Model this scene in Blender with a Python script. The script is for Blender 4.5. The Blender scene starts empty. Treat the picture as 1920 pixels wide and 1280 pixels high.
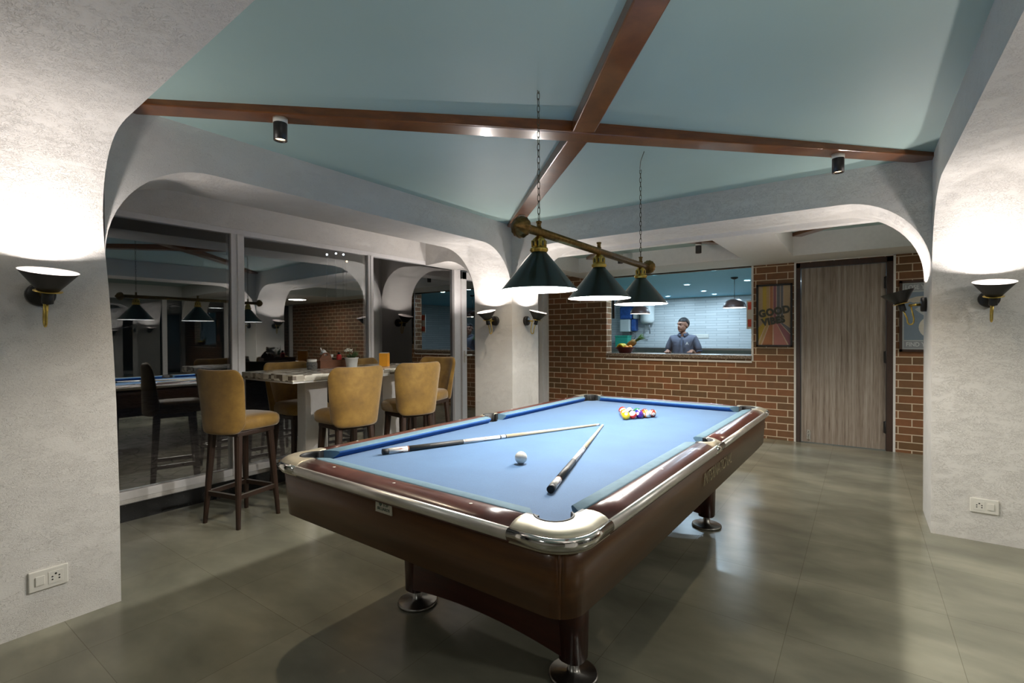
import bpy, bmesh, math, random
from mathutils import Vector, Matrix, Euler
random.seed(7)
PI = math.pi
SC = bpy.context.scene
COL = SC.collection

# ------------------------------------------------------------------ camera
F, PITCH, ROLL, YAW, EYE = 918.996, -0.0112033, -0.0050934, 0.6194407, 1.331931
def make_camera():
    fw = Vector((-math.sin(YAW), math.cos(YAW), 0)); rt = Vector((math.cos(YAW), math.sin(YAW), 0)); up = Vector((0, 0, 1))
    f2 = fw*math.cos(PITCH) + up*math.sin(PITCH); u2 = -fw*math.sin(PITCH) + up*math.cos(PITCH)
    r3 = rt*math.cos(ROLL) + u2*math.sin(ROLL); u3 = -rt*math.sin(ROLL) + u2*math.cos(ROLL)
    cd = bpy.data.cameras.new('camera'); co = bpy.data.objects.new('camera', cd); COL.objects.link(co)
    cd.sensor_fit = 'HORIZONTAL'; cd.sensor_width = 36; cd.lens = 36*F/1920; cd.clip_start = .02; cd.clip_end = 200
    m = Matrix((r3, u3, -f2)).transposed().to_4x4(); m.translation = (0, 0, EYE)
    co.matrix_world = m
    SC.camera = co
make_camera()

# ------------------------------------------------------------------ world, exposure
w = bpy.data.worlds.new('night'); SC.world = w; w.use_nodes = True
w.node_tree.nodes['Background'].inputs[0].default_value = (.010, .016, .030, 1)
w.node_tree.nodes['Background'].inputs[1].default_value = .6
SC.view_settings.view_transform = 'Standard'; SC.view_settings.look = 'None'
SC.view_settings.exposure = 0.35; SC.view_settings.gamma = 1; SC.view_settings.use_curve_mapping = False
SC.cycles.use_denoising = True
SC.cycles.max_bounces = 10; SC.cycles.diffuse_bounces = 5; SC.cycles.glossy_bounces = 5; SC.cycles.transmission_bounces = 8; SC.cycles.transparent_max_bounces = 12
SC.cycles.sample_clamp_indirect = 4.0
SC.cycles.caustics_reflective = False; SC.cycles.caustics_refractive = False

# light strengths (W) and colours
PW_PENDANT, PW_SCONCE, PW_SPOT, PW_BAY_FILL, PW_KITCHEN = 46, 16, 32, 40, 11.5
C_PENDANT, C_SCONCE, C_SPOT, C_BAY_FILL, C_KITCHEN = (1, .96, .89), (1, .92, .87), (1, .82, .60), (1, .97, .90), (.60, .82, 1)
def lamp(kind, name, loc, watts, color, radius=.03, size=None, rot=(0, 0, 0), parent=None, spot=None):
    ld = bpy.data.lights.new(name, kind); ld.energy = watts; ld.color = color
    if kind == 'AREA': ld.shape = 'DISK'; ld.size = size
    else: ld.shadow_soft_size = radius
    if spot: ld.spot_size = math.radians(spot); ld.spot_blend = .6
    o = bpy.data.objects.new(name, ld); COL.objects.link(o); o.location = loc; o.rotation_euler = rot
    if parent: o.parent = parent
    return o

# ------------------------------------------------------------------ materials
def sock(n, *names):
    for k in names:
        if k in n.inputs: return n.inputs[k]
class NT:
    def __init__(s, name):
        s.m = bpy.data.materials.new(name); s.m.use_nodes = True; s.t = s.m.node_tree; s.n = s.t.nodes; s.b = s.n['Principled BSDF']; s.out = s.n['Material Output']
    def new(s, k, **kw):
        x = s.n.new(k)
        for a, v in kw.items(): setattr(x, a, v)
        return x
    def l(s, a, b): s.t.links.new(a, b)
    def pos(s, scale=(1, 1, 1), obj=False):
        if obj: c = s.new('ShaderNodeTexCoord').outputs['Object']
        else: c = s.new('ShaderNodeNewGeometry').outputs['Position']
        mp = s.new('ShaderNodeMapping'); mp.inputs['Scale'].default_value = scale; s.l(c, mp.inputs[0]); return mp.outputs[0]
    def noise(s, vec, scale, detail=4, rough=.55, dist=0):
        x = s.new('ShaderNodeTexNoise'); x.inputs['Scale'].default_value = scale; x.inputs['Detail'].default_value = detail
        x.inputs['Roughness'].default_value = rough; x.inputs['Distortion'].default_value = dist; s.l(vec, x.inputs['Vector']); return x.outputs['Fac']
    def ramp(s, fac, stops):
        x = s.new('ShaderNodeValToRGB'); e = x.color_ramp.elements
        while len(e) < len(stops): e.new(.5)
        for i, (p, c) in enumerate(stops): e[i].position = p; e[i].color = (c if len(c) == 4 else (*c, 1))
        s.l(fac, x.inputs[0]); return x.outputs[0]
    def mix(s, fac, a, b, mode='MIX'):
        x = s.new('ShaderNodeMix', data_type='RGBA', blend_type=mode)
        for i, v in ((0, fac), (6, a), (7, b)):
            if hasattr(v, 'links'): s.l(v, x.inputs[i])
            else: x.inputs[i].default_value = v if i == 0 else (*v[:3], 1)
        return x.outputs[2]
    def math(s, op, a, b=0., c=0.):
        x = s.new('ShaderNodeMath', operation=op)
        for i, v in enumerate((a, b, c)):
            if hasattr(v, 'links'): s.l(v, x.inputs[i])
            else: x.inputs[i].default_value = v
        return x.outputs[0]
    def bump(s, h, strength=.3, dist=.01):
        x = s.new('ShaderNodeBump'); x.inputs['Strength'].default_value = strength; x.inputs['Distance'].default_value = dist
        s.l(h, x.inputs['Height']); s.l(x.outputs[0], s.b.inputs['Normal']); return x
    def set(s, color=None, rough=None, metal=None, spec=None, coat=None, coatr=None, sheen=None):
        for nm, v in (('Base Color', color), ('Roughness', rough), ('Metallic', metal), ('Specular IOR Level', spec), ('Coat Weight', coat), ('Coat Roughness', coatr), ('Sheen Weight', sheen)):
            if v is None: continue
            if hasattr(v, 'links'): s.l(v, s.b.inputs[nm])
            else: s.b.inputs[nm].default_value = (*v, 1) if isinstance(v, tuple) else v
        return s.m
M = {}
def simple(name, color, rough=.5, metal=0, var=.12, scale=30, **kw):
    t = NT(name); f = t.noise(t.pos(), scale)
    c = t.ramp(f, [(.3, tuple(v*(1-var) for v in color)), (.7, tuple(min(1, v*(1+var)) for v in color))])
    M[name] = t.set(color=c, rough=rough, metal=metal, **kw); return M[name]
def emis(name, color, strength):
    t = NT(name); t.set(color=color, rough=.5); t.b.inputs['Emission Color'].default_value = (*color, 1); t.b.inputs['Emission Strength'].default_value = strength
    M[name] = t.m
def mk_plaster(name, col, strength=.6):
    t = NT(name); p = t.pos((1, 1, 1.7))
    n = t.noise(p, 34, 2, .5, 2.2)
    band = t.math('ABSOLUTE', t.math('SUBTRACT', n, .5))
    line = t.ramp(band, [(0, (0, 0, 0)), (.030, (1, 1, 1))])
    n2 = t.noise(p, 48, 2, .5, 1.6)
    line2 = t.ramp(t.math('ABSOLUTE', t.math('SUBTRACT', n2, .46)), [(0, (0, 0, 0)), (.022, (1, 1, 1))])
    mask = t.ramp(t.noise(p, 11, 3), [(.42, (0, 0, 0)), (.52, (1, 1, 1))])
    mask2 = t.ramp(t.noise(p, 7, 3), [(.44, (0, 0, 0)), (.54, (1, 1, 1))])
    worm = t.math('MINIMUM', t.mix(mask, (1, 1, 1), line), t.mix(mask2, (1, 1, 1), line2))
    fine = t.noise(p, 130, 3)
    h = t.math('ADD', worm, t.math('MULTIPLY', fine, .5))
    t.bump(h, strength, .004)
    c = t.mix(t.ramp(t.noise(t.pos(), 2.2, 3), [(.35, (0, 0, 0)), (.7, (1, 1, 1))]), tuple(v*.95 for v in col), col)
    x = t.new('ShaderNodeMix', data_type='RGBA', blend_type='MULTIPLY'); x.inputs[0].default_value = 1
    t.l(c, x.inputs[6]); t.l(t.ramp(worm, [(0, (.91, .90, .89)), (1, (1, 1, 1))]), x.inputs[7]); c2 = x.outputs[2]
    M[name] = t.set(color=c2, rough=.75)
mk_plaster('plaster', (.77, .745, .71))
def mk_ceiling():
    t = NT('teal_paint'); n = t.noise(t.pos(), 1.5, 3)
    c = t.ramp(n, [(.3, (.33, .455, .43)), (.75, (.355, .485, .46))])
    t.bump(t.noise(t.pos(), 60, 2), .08, .004)
    M['teal_paint'] = t.set(color=c, rough=.55)
mk_ceiling()
def mk_wood(name, c1, c2, scale=(1, 1, 1), rough=.3, coat=.3, obj=True, sc=3., cr=.1):
    t = NT(name); v = t.pos(scale, obj)
    n = t.noise(v, sc, 6, .6, .6)
    t.bump(n, .05, .002)
    M[name] = t.set(color=t.ramp(n, [(.32, c1), (.68, c2)]), rough=rough, coat=coat, coatr=cr)
mk_wood('beam_wood', (.115, .036, .010), (.22, .075, .018), (2, 2, 10), .28, .5, True, 2.5)
mk_wood('table_wood', (.072, .025, .004), (.115, .043, .008), (.6, .6, 9), .36, .18)
mk_wood('rail_wood', (.070, .019, .013), (.125, .038, .027), (3, .7, 3), .28, .5, cr=.18)
mk_wood('red_wood', (.036, .006, .003), (.065, .012, .005), (1, 1, 5), .3, .3)
mk_wood('stool_wood', (.014, .0055, .002), (.034, .013, .005), (9, 9, 1), .5, .08)
mk_wood('caddy_wood', (.10, .032, .010), (.17, .06, .02), (3, 3, 8), .5, 0)
mk_wood('frame_wood', (.030, .014, .008), (.055, .025, .014), (6, 6, 1), .45, .1)
mk_wood('cue_maple', (.62, .46, .28), (.74, .58, .38), (1, 6, 6), .3, .5)
def mk_brick():
    t = NT('brick'); g = t.new('ShaderNodeNewGeometry'); s = t.new('ShaderNodeSeparateXYZ'); t.l(g.outputs['Position'], s.inputs[0])
    u = t.math('ADD', s.outputs[0], s.outputs[1]); cb = t.new('ShaderNodeCombineXYZ')
    t.l(t.math('ADD', u, .038), cb.inputs[0]); t.l(t.math('SUBTRACT', s.outputs[2], .035), cb.inputs[1])
    wob = t.noise(cb.outputs[0], 6, 2)
    b = t.new('ShaderNodeTexBrick'); b.offset = .5; b.inputs['Scale'].default_value = 1
    b.inputs['Brick Width'].default_value = .2422; b.inputs['Row Height'].default_value = .0867; b.inputs['Mortar Size'].default_value = .0055
    b.inputs['Mortar Smooth'].default_value = .15; b.inputs['Bias'].default_value = 0
    b.inputs['Color1'].default_value = (.27, .105, .038, 1); b.inputs['Color2'].default_value = (.165, .088, .034, 1); b.inputs['Mortar'].default_value = (.74, .60, .43, 1)
    t.l(cb.outputs[0], b.inputs['Vector'])
    n = t.noise(cb.outputs[0], 14, 5)
    big = t.noise(cb.outputs[0], 3.1, 2)
    c = t.mix(.75, b.outputs['Color'], t.ramp(n, [(.3, (.75, .75, .75)), (.7, (1.0, 1.0, 1.0))]), 'MULTIPLY')
    h = t.math('ADD', t.math('MULTIPLY', b.outputs['Fac'], -1), t.math('MULTIPLY', n, .25))
    t.bump(h, .6, .008)
    M['brick'] = t.set(color=c, rough=.6)
mk_brick()
def mk_floor():
    t = NT('floor_tile'); g = t.new('ShaderNodeNewGeometry'); mp = t.new('ShaderNodeMapping'); mp.inputs['Location'].default_value = (2.70+.607*40, -.64+.607*40, 0)
    t.l(g.outputs['Position'], mp.inputs[0])
    b = t.new('ShaderNodeTexBrick'); b.offset = 0; b.inputs['Scale'].default_value = 1
    b.inputs['Brick Width'].default_value = .607; b.inputs['Row Height'].default_value = .607; b.inputs['Mortar Size'].default_value = .0016; b.inputs['Mortar Smooth'].default_value = .3
    b.inputs['Color1'].default_value = (.93, .93, .93, 1); b.inputs['Color2'].default_value = (1.06, 1.06, 1.06, 1); b.inputs['Mortar'].default_value = (.68, .66, .62, 1)
    t.l(mp.outputs[0], b.inputs['Vector'])
    n = t.noise(t.pos((1, 1.8, 1)), 1.7, 5, .5, .2)
    n2 = t.noise(t.pos(), 40, 3)
    c = t.ramp(n, [(.30, (.160, .160, .120)), (.5, (.230, .226, .170)), (.70, (.320, .310, .235))])
    c = t.mix(1, c, b.outputs['Color'], 'MULTIPLY')
    t.bump(t.math('ADD', t.math('MULTIPLY', b.outputs['Fac'], -.6), t.math('MULTIPLY', n, .25)), .10, .003)
    M['floor_tile'] = t.set(color=c, rough=.25, spec=.55)
mk_floor()
def mk_felt():
    t = NT('felt'); p = t.pos(obj=False)
    n = t.noise(p, 300, 2, .7); n2 = t.noise(p, 5, 4)
    c = t.ramp(n2, [(.3, (.042, .124, .268)), (.7, (.052, .147, .305))])
    c = t.mix(.35, c, t.ramp(n, [(.35, (.7, .7, .7)), (.65, (1.25, 1.25, 1.25))]), 'MULTIPLY')
    t.bump(n, .15, .001)
    M['felt'] = t.set(color=c, rough=.85, sheen=.25)
mk_felt()
def mk_velvet():
    t = NT('velvet'); p = t.pos(obj=True)
    n = t.noise(p, 9, 5, .65)
    c = t.ramp(n, [(.30, (.155, .080, .008)), (.52, (.225, .122, .014)), (.74, (.30, .172, .028))])
    t.bump(t.noise(p, 5, 3), .25, .02)
    M['velvet'] = t.set(color=c, rough=.7, sheen=.4)
mk_velvet()
def mk_mosaic():
    t = NT('mosaic'); g = t.new('ShaderNodeNewGeometry'); mp = t.new('ShaderNodeMapping'); mp.inputs['Scale'].default_value = (1.5, .8, 2.0); mp.inputs['Location'].default_value = (10, 10, 5)
    t.l(g.outputs['Position'], mp.inputs[0])
    v = t.new('ShaderNodeTexVoronoi'); v.distance = 'CHEBYCHEV'; v.inputs['Scale'].default_value = 17; v.inputs['Randomness'].default_value = .42; t.l(mp.outputs[0], v.inputs['Vector'])
    sp = t.new('ShaderNodeSeparateColor'); t.l(v.outputs['Color'], sp.inputs[0])
    c = t.ramp(sp.outputs[0], [(.12, (.16, .13, .10)), (.25, (.36, .32, .26)), (.45, (.62, .59, .50)), (.8, (.80, .77, .68))])
    M['mosaic'] = t.set(color=c, rough=.25, coat=.3)
mk_mosaic()
def mk_granite():
    t = NT('black_granite'); p = t.pos()
    v = t.noise(p, 130, 3, .7)
    c = t.ramp(v, [(.55, (.006, .006, .006)), (.68, (.015, .015, .015)), (.74, (.22, .2, .18))])
    M['black_granite'] = t.set(color=c, rough=.2)
    t = NT('brown_granite'); p = t.pos(); v = t.noise(p, 60, 5, .7)
    c = t.ramp(v, [(.35, (.06, .045, .035)), (.5, (.20, .15, .11)), (.68, (.42, .36, .30))])
    M['brown_granite'] = t.set(color=c, rough=.25)
mk_granite()
def mk_laminate():
    t = NT('door_laminate'); p = t.pos((1, .0, .018))
    n = t.noise(p, 34, 4, .7); n2 = t.noise(t.pos((1, 0, .05)), 120, 3)
    c = t.ramp(t.math('ADD', t.math('MULTIPLY', n, .7), t.math('MULTIPLY', n2, .3)), [(.34, (.13, .095, .070)), (.46, (.27, .215, .170)), (.60, (.40, .34, .285)), (.7, (.46, .41, .36))])
    M['door_laminate'] = t.set(color=c, rough=.4)
mk_laminate()
def mk_glass():
    t = NT('window_glass'); fr = t.new('ShaderNodeFresnel'); fr.inputs[0].default_value = 1.55
    g = t.new('ShaderNodeBsdfGlossy'); g.inputs['Roughness'].default_value = .0; g.inputs['Color'].default_value = (1, 1, 1, 1)
    tr = t.new('ShaderNodeBsdfTransparent'); tr.inputs['Color'].default_value = (.72, .75, .76, 1)
    mx = t.new('ShaderNodeMixShader'); t.l(t.math('MULTIPLY', fr.outputs[0], 3.6), mx.inputs[0]); t.l(tr.outputs[0], mx.inputs[1]); t.l(g.outputs[0], mx.inputs[2])
    t.l(mx.outputs[0], t.out.inputs['Surface']); M['window_glass'] = t.m
    t = NT('clear_glass'); t.set(color=(.9, .9, .88), rough=.05); t.b.inputs['Transmission Weight'].default_value = .9; M['clear_glass'] = t.m
mk_glass()
def mk_paving():
    t = NT('outdoor_paving'); p = t.pos(); v = t.new('ShaderNodeTexVoronoi'); v.feature = 'DISTANCE_TO_EDGE'; v.inputs['Scale'].default_value = 5; t.l(p, v.inputs['Vector'])
    c = t.mix(t.ramp(v.outputs['Distance'], [(.0, (0, 0, 0)), (.06, (1, 1, 1))]), (.05, .045, .04), t.ramp(t.noise(p, 6, 5), [(.3, (.12, .10, .085)), (.7, (.28, .24, .21))]))
    M['outdoor_paving'] = t.set(color=c, rough=.8)
mk_paving()
def mk_tile():
    t = NT('kitchen_tile'); g = t.new('ShaderNodeNewGeometry'); s = t.new('ShaderNodeSeparateXYZ'); t.l(g.outputs['Position'], s.inputs[0])
    cb = t.new('ShaderNodeCombineXYZ'); t.l(t.math('ADD', s.outputs[0], s.outputs[1]), cb.inputs[0]); t.l(s.outputs[2], cb.inputs[1])
    b = t.new('ShaderNodeTexBrick'); b.inputs['Scale'].default_value = 1; b.inputs['Brick Width'].default_value = .5; b.inputs['Row Height'].default_value = .062; b.inputs['Mortar Size'].default_value = .006; b.inputs['Mortar Smooth'].default_value = .5
    b.inputs['Color1'].default_value = (.60, .62, .62, 1); b.inputs['Color2'].default_value = (.70, .72, .72, 1); b.inputs['Mortar'].default_value = (.42, .45, .47, 1)
    t.l(cb.outputs[0], b.inputs['Vector']); t.bump(t.math('MULTIPLY', b.outputs['Fac'], -1), .5, .006)
    M['kitchen_tile'] = t.set(color=b.outputs['Color'], rough=.35)
mk_tile()
simple('white_frame', (.78, .76, .755), .4, var=.03)
simple('white_paint', (.78, .76, .73), .6, var=.03)
simple('white_plastic', (.74, .72, .66), .35, var=.02)
simple('black_paint', (.016, .014, .013), .42, var=.2)
simple('brass', (.62, .44, .11), .28, 1, var=.15, scale=60)
simple('antique_brass', (.20, .125, .045), .42, 1, var=.35, scale=50)
simple('green_enamel', (.004, .018, .014), .34, var=.1, coat=.5)
simple('cup_inside', (.07, .062, .058), .6, var=.02)
simple('shade_white', (.86, .85, .82), .5, var=.02)
simple('chrome', (.72, .70, .67), .12, 1, var=.05)
simple('trim_metal', (.74, .71, .67), .42, 1, var=.06, scale=14)
simple('cast_metal', (.66, .61, .49), .50, 1, var=.10, scale=12)
simple('steel', (.35, .34, .32), .3, 1, var=.1)
simple('black_rubber', (.010, .010, .010), .6, var=.1)
simple('ivory', (.80, .77, .70), .25, var=.02, coat=.5)
simple('cue_white', (.80, .77, .72), .25, var=.03, coat=.5)
simple('cue_brown', (.25, .07, .02), .3, var=.1)
simple('cue_wrap', (.020, .020, .020), .55, var=.25, scale=200)
simple('orange_paper', (.72, .30, .012), .5, var=.03)
simple('white_pot', (.66, .66, .64), .4, var=.03)
simple('leaf', (.05, .10, .03), .6, var=.3)
simple('petal', (.75, .75, .66), .6, var=.1)
simple('tissue', (.85, .84, .82), .8, var=.03)
simple('ketchup', (.50, .02, .02), .3, var=.05)
simple('black_plastic', (.02, .02, .02), .35, var=.1)
simple('jar_fill', (.45, .36, .20), .6, var=.5, scale=70)
simple('chain_metal', (.10, .085, .055), .45, .8, var=.3)
simple('blue_ceiling', (.22, .55, .72), .5, var=.02)
simple('purple_plaster', (.25, .22, .30), .6, var=.03)
simple('grass', (.03, .06, .015), .9, var=.4, scale=60)
simple('night_teal', (.010, .030, .034), .5, var=.2)
emis('bulb_white', (1, .97, .92), 14)
emis('bulb_sconce', (1, .93, .86), 14)
emis('bulb_warm', (1, .70, .38), 6)
emis('bulb_cool', (.82, .93, 1), 14)
emis('fill_panel', (.9, .96, 1), 2.5)
emis('led_blue', (.1, .25, 1), 6)

# ------------------------------------------------------------------ mesh builder
class MB:
    def __init__(s): s.bm = bmesh.new(); s.mats = []; s.mi = 0; s.sm = False
    def mat(s, name):
        if name not in s.mats: s.mats.append(name)
        s.mi = s.mats.index(name); return s
    def face(s, vs, sm=None):
        try: f = s.bm.faces.new(vs)
        except ValueError: return None
        f.material_index = s.mi; f.smooth = s.sm if sm is None else sm; return f
    def v(s, p): return s.bm.verts.new(p)
    def box(s, a, b, rot=None, c=None, bev=0):
        x0, y0, z0 = a; x1, y1, z1 = b
        ps = [Vector(p) for p in ((x0, y0, z0), (x1, y0, z0), (x1, y1, z0), (x0, y1, z0), (x0, y0, z1), (x1, y0, z1), (x1, y1, z1), (x0, y1, z1))]
        if rot is not None:
            cc = Vector(c) if c else Vector(((x0+x1)/2, (y0+y1)/2, (z0+z1)/2)); ps = [rot @ (p-cc) + cc for p in ps]
        vs = [s.v(p) for p in ps]
        for f in ((0, 3, 2, 1), (4, 5, 6, 7), (0, 1, 5, 4), (1, 2, 6, 5), (2, 3, 7, 6), (3, 0, 4, 7)): s.face([vs[i] for i in f], False)
        return s
    def ring(s, c, ax, r, n, ref=None, r2=None):
        ax = Vector(ax).normalized(); ref = Vector(ref) if ref else (Vector((0, 0, 1)) if abs(ax.z) < .9 else Vector((1, 0, 0)))
        e1 = ax.cross(ref).normalized(); e2 = ax.cross(e1).normalized(); r2 = r if r2 is None else r2
        return [s.v(Vector(c) + e1*r*math.cos(2*PI*i/n) + e2*r2*math.sin(2*PI*i/n)) for i in range(n)]
    def bridge(s, a, b, sm=True):
        n = len(a)
        for i in range(n): s.face([a[i], a[(i+1) % n], b[(i+1) % n], b[i]], sm)
    def tube(s, pts, r, n=10, caps=True, ref=None, closed=False):
        pts = [Vector(p) for p in pts]; N = len(pts); rs = r if isinstance(r, (list, tuple)) else [r]*N; rings = []
        prev = None
        for i, p in enumerate(pts):
            if closed: d = (pts[(i+1) % N]-pts[i-1])
            elif i == 0: d = pts[1]-p
            elif i == N-1: d = p-pts[i-1]
            else: d = (pts[i+1]-p).normalized() + (p-pts[i-1]).normalized()
            d.normalize()
            if prev is None:
                rf = Vector(ref) if ref else (Vector((0, 0, 1)) if abs(d.z) < .9 else Vector((1, 0, 0))); e1 = d.cross(rf).normalized()
            else: e1 = (prev - d*prev.dot(d)).normalized()
            prev = e1; e2 = d.cross(e1)
            rings.append([s.v(p + (e1*math.cos(2*PI*k/n) + e2*math.sin(2*PI*k/n))*rs[i]) for k in range(n)])
        for i in range(N-1): s.bridge(rings[i], rings[i+1])
        if closed: s.bridge(rings[-1], rings[0])
        elif caps: s.face(rings[0][::-1], False); s.face(rings[-1], False)
        return s
    def lathe(s, prof, c=(0, 0, 0), ax=(0, 0, 1), n=28, caps=True, sm=True, ref=None):
        ax = Vector(ax).normalized(); rings = []
        for r, z in prof: rings.append(s.ring(Vector(c)+ax*z, ax, max(r, 1e-5), n, ref))
        for i in range(len(rings)-1): s.bridge(rings[i], rings[i+1], sm)
        if caps: s.face(rings[0][::-1], False); s.face(rings[-1], False)
        return s
    def ball(s, c, r, seg=16, rings=10, scale=(1, 1, 1)):
        m = Matrix.Translation(c) @ Matrix.Diagonal((*scale, 1))
        g = bmesh.ops.create_uvsphere(s.bm, u_segments=seg, v_segments=rings, radius=r, matrix=m)
        for v in g['verts']:
            for f in v.link_faces: f.material_index = s.mi; f.smooth = True
        return s
    def prism(s, poly, z0, z1, fn=None, sm=False):
        # poly: list of (u, v); fn(u, v, w) -> xyz
        fn = fn or (lambda u, v, w: (u, v, w))
        a = [s.v(fn(u, v, z0)) for u, v in poly]; b = [s.v(fn(u, v, z1)) for u, v in poly]
        s.face(a[::-1], False); s.face(b, False)
        for i in range(len(a)): s.face([a[i], a[(i+1) % len(a)], b[(i+1) % len(a)], b[i]], sm)
        return s
    def sweep(s, rows, closed=False, sm=True, caps=True, wrap=False):
        # rows: list of point lists (profiles) joined one to the next; wrap closes each profile
        R = [[s.v(p) for p in row] for row in rows]; n = len(R[0])
        rng = range(len(R)) if closed else range(len(R)-1)
        for i in rng:
            a, b = R[i], R[(i+1) % len(R)]
            for k in (range(n) if wrap else range(n-1)): s.face([a[k], a[(k+1) % n], b[(k+1) % n], b[k]], sm)
        if caps and wrap and not closed: s.face(R[0][::-1], False); s.face(R[-1], False)
        return s
    def build(s, name, mat=None, parent=None, loc=None, rot=None, bevel=0, subsurf=0, smooth_angle=None, solid=0):
        bmesh.ops.recalc_face_normals(s.bm, faces=s.bm.faces[:])
        big = [f for f in s.bm.faces if len(f.verts) > 4]
        if big and not subsurf: bmesh.ops.triangulate(s.bm, faces=big)
        me = bpy.data.meshes.new(name); s.bm.to_mesh(me); s.bm.free()
        for m in ([mat] if mat else s.mats): me.materials.append(M[m])
        o = bpy.data.objects.new(name, me); COL.objects.link(o)
        if parent: o.parent = parent
        if loc: o.location = loc
        if rot: o.rotation_euler = rot
        if solid: md = o.modifiers.new('s', 'SOLIDIFY'); md.thickness = solid; md.offset = 0
        if bevel:
            md = o.modifiers.new('b', 'BEVEL'); md.width = bevel; md.segments = 2; md.limit_method = 'ANGLE'; md.angle_limit = math.radians(40)
        if subsurf: md = o.modifiers.new('u', 'SUBSURF'); md.levels = subsurf; md.render_levels = subsurf
        return o
def tag(o, label, cat, group=None):
    o['label'] = label; o['category'] = cat
    if group: o['group'] = group
    return o
def thing(name, label, cat, loc=(0, 0, 0), rz=0, group=None):
    o = bpy.data.objects.new(name, None); COL.objects.link(o); o.location = loc; o.rotation_euler = (0, 0, rz); o.empty_display_size = .1
    return tag(o, label, cat, group)
def struct(o, parent=None):
    o['kind'] = 'structure'; return o
def copy_tree(o, parent=None):
    c = o.copy(); COL.objects.link(c)
    if parent: c.parent = parent
    for ch in list(o.children): copy_tree(ch, c)
    return c
def text_mesh(name, txt, size, mat, parent=None, loc=(0, 0, 0), rot=(0, 0, 0), extrude=.001, offset=0., shear=0, align='CENTER', spacing=1., xscale=1.):
    cu = bpy.data.curves.new('t', 'FONT'); cu.body = txt; cu.size = size; cu.extrude = extrude; cu.offset = offset; cu.shear = shear
    cu.align_x = align; cu.align_y = 'CENTER'; cu.space_character = spacing; cu.resolution_u = 3
    ob = bpy.data.objects.new('t', cu); COL.objects.link(ob)
    dg = bpy.context.evaluated_depsgraph_get(); dg.update()
    me = bpy.data.meshes.new_from_object(ob.evaluated_get(dg)); me.name = name
    bpy.data.objects.remove(ob); bpy.data.curves.remove(cu)
    me.materials.clear(); me.materials.append(M[mat])
    if xscale != 1.:
        for v in me.vertices: v.co.x *= xscale
    o = bpy.data.objects.new(name, me); COL.objects.link(o); o.location = loc; o.rotation_euler = rot
    if parent: o.parent = parent
    return o

simple('felt_shaded', (.012, .075, .26), .85, var=.1)  # cushion nose faces: their shade painted in as a darker blue
simple('felt_top', (.125, .215, .275), .85, var=.1)  # greyer blue cloth for the cushion tops
# ------------------------------------------------------------------ the setting
XA0, XA1 = -3.571, -3.052          # left arcade
XB0, XB1 = .381, .900              # right arcade
YF0, YF1 = .200, .857              # front arcade
YB0, YB1 = 4.2855, 4.804           # back arcade
HC, SOF, SPR, RAD = 2.513, 2.268, 1.75, .50
XW = -4.347                        # window wall
YK = 7.011                         # brick wall
XE, YS = 4.40, -3.20               # outer east / south
def arch_poly(s0, s1, top=2.62):
    r = RAD; rz = SOF-SPR; pts = [(s0, SPR)]
    for i in range(1, 15):
        a = PI/2*i/14; pts.append((s0+r-r*math.cos(a), SPR+rz*math.sin(a)))
    n = 8
    for i in range(1, n): pts.append((s0+r+(s1-s0-2*r)*i/n, SOF))
    for i in range(14, 0, -1):
        a = PI/2*i/14; pts.append((s1-r+r*math.cos(a), SPR+rz*math.sin(a)))
    pts.append((s1, SPR)); pts.append((s1, top)); pts.append((s0, top))
    return pts
def arcade_y(name, x0, x1, cols, spans):
    b = MB().mat('plaster')
    for (y0, y1) in cols: b.box((x0, y0, -.02), (x1, y1, 2.62))
    for (y0, y1) in spans: b.prism(arch_poly(y0, y1), x0, x1, lambda u, v, w: (w, u, v))
    return struct(b.build(name))
def arcade_x(name, y0, y1, spans, warp=None, cols=()):
    b = MB().mat('plaster')
    for (x0, x1) in cols: b.box((x0, y0, -.02), (x1, y1, 2.62))
    for (x0, x1) in spans: b.prism(arch_poly(x0, x1), y0, y1, lambda u, v, w: (u, w, v))
    if warp:
        for v in b.bm.verts: warp(v)
    return struct(b.build(name))
def front_warp(v):
    if v.co.y > YF1-.01 and v.co.z > 1.0:
        v.co.y -= .0083*min(v.co.z, 2.3)**3 + .045*max(0, min(1.6, v.co.x+2.6))*(1 if v.co.z > 2 else 0)
# left arcade: its near column leans a little with height, in steps
def left_arcade():
    b = MB().mat('plaster')
    rows = []
    for z in [0, .5, 1., 1.3, 1.6, 1.75, 1.9, 2.1, 2.3, 2.62]:
        yy = YF1-.0083*min(z, 2.3)**3
        rows.append([(XA0, YF0, z), (XA1, YF0, z), (XA1, yy, z), (XA0, yy, z)])
    b.sweep(rows, wrap=True, sm=False)
    b.box((XA0, YB0, 0), (XA1, YB1, 2.62))
    b.box((XA0, YS, 0), (XA1, YS+.5, 2.62))
    yy = YF1-.0083*1.75**3
    b.prism(arch_poly(yy, YB0), XA0, XA1, lambda u, v, w: (w, u, v))
    b.prism(arch_poly(YS+.5, YF0), XA0, XA1, lambda u, v, w: (w, u, v))
    return struct(b.build('wall_left'))
left_arcade()
arcade_y('wall_right', XB0, XB1, [(YS, YS+.5), (YF0, YF1), (YB0, YB1)], [(YS+.5, YF0), (YF1, YB0)])
arcade_x('wall_front', YF0, YF1, [(XA1, XB0)], front_warp)
arcade_x('wall_back', YB0, YB1, [(XA1, XB0)])
arcade_x('wall_front_right', YF0, YF1, [(XB1, XE)])
arcade_x('wall_back_right', YB0, YB1, [(XB1, XE)])
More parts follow.
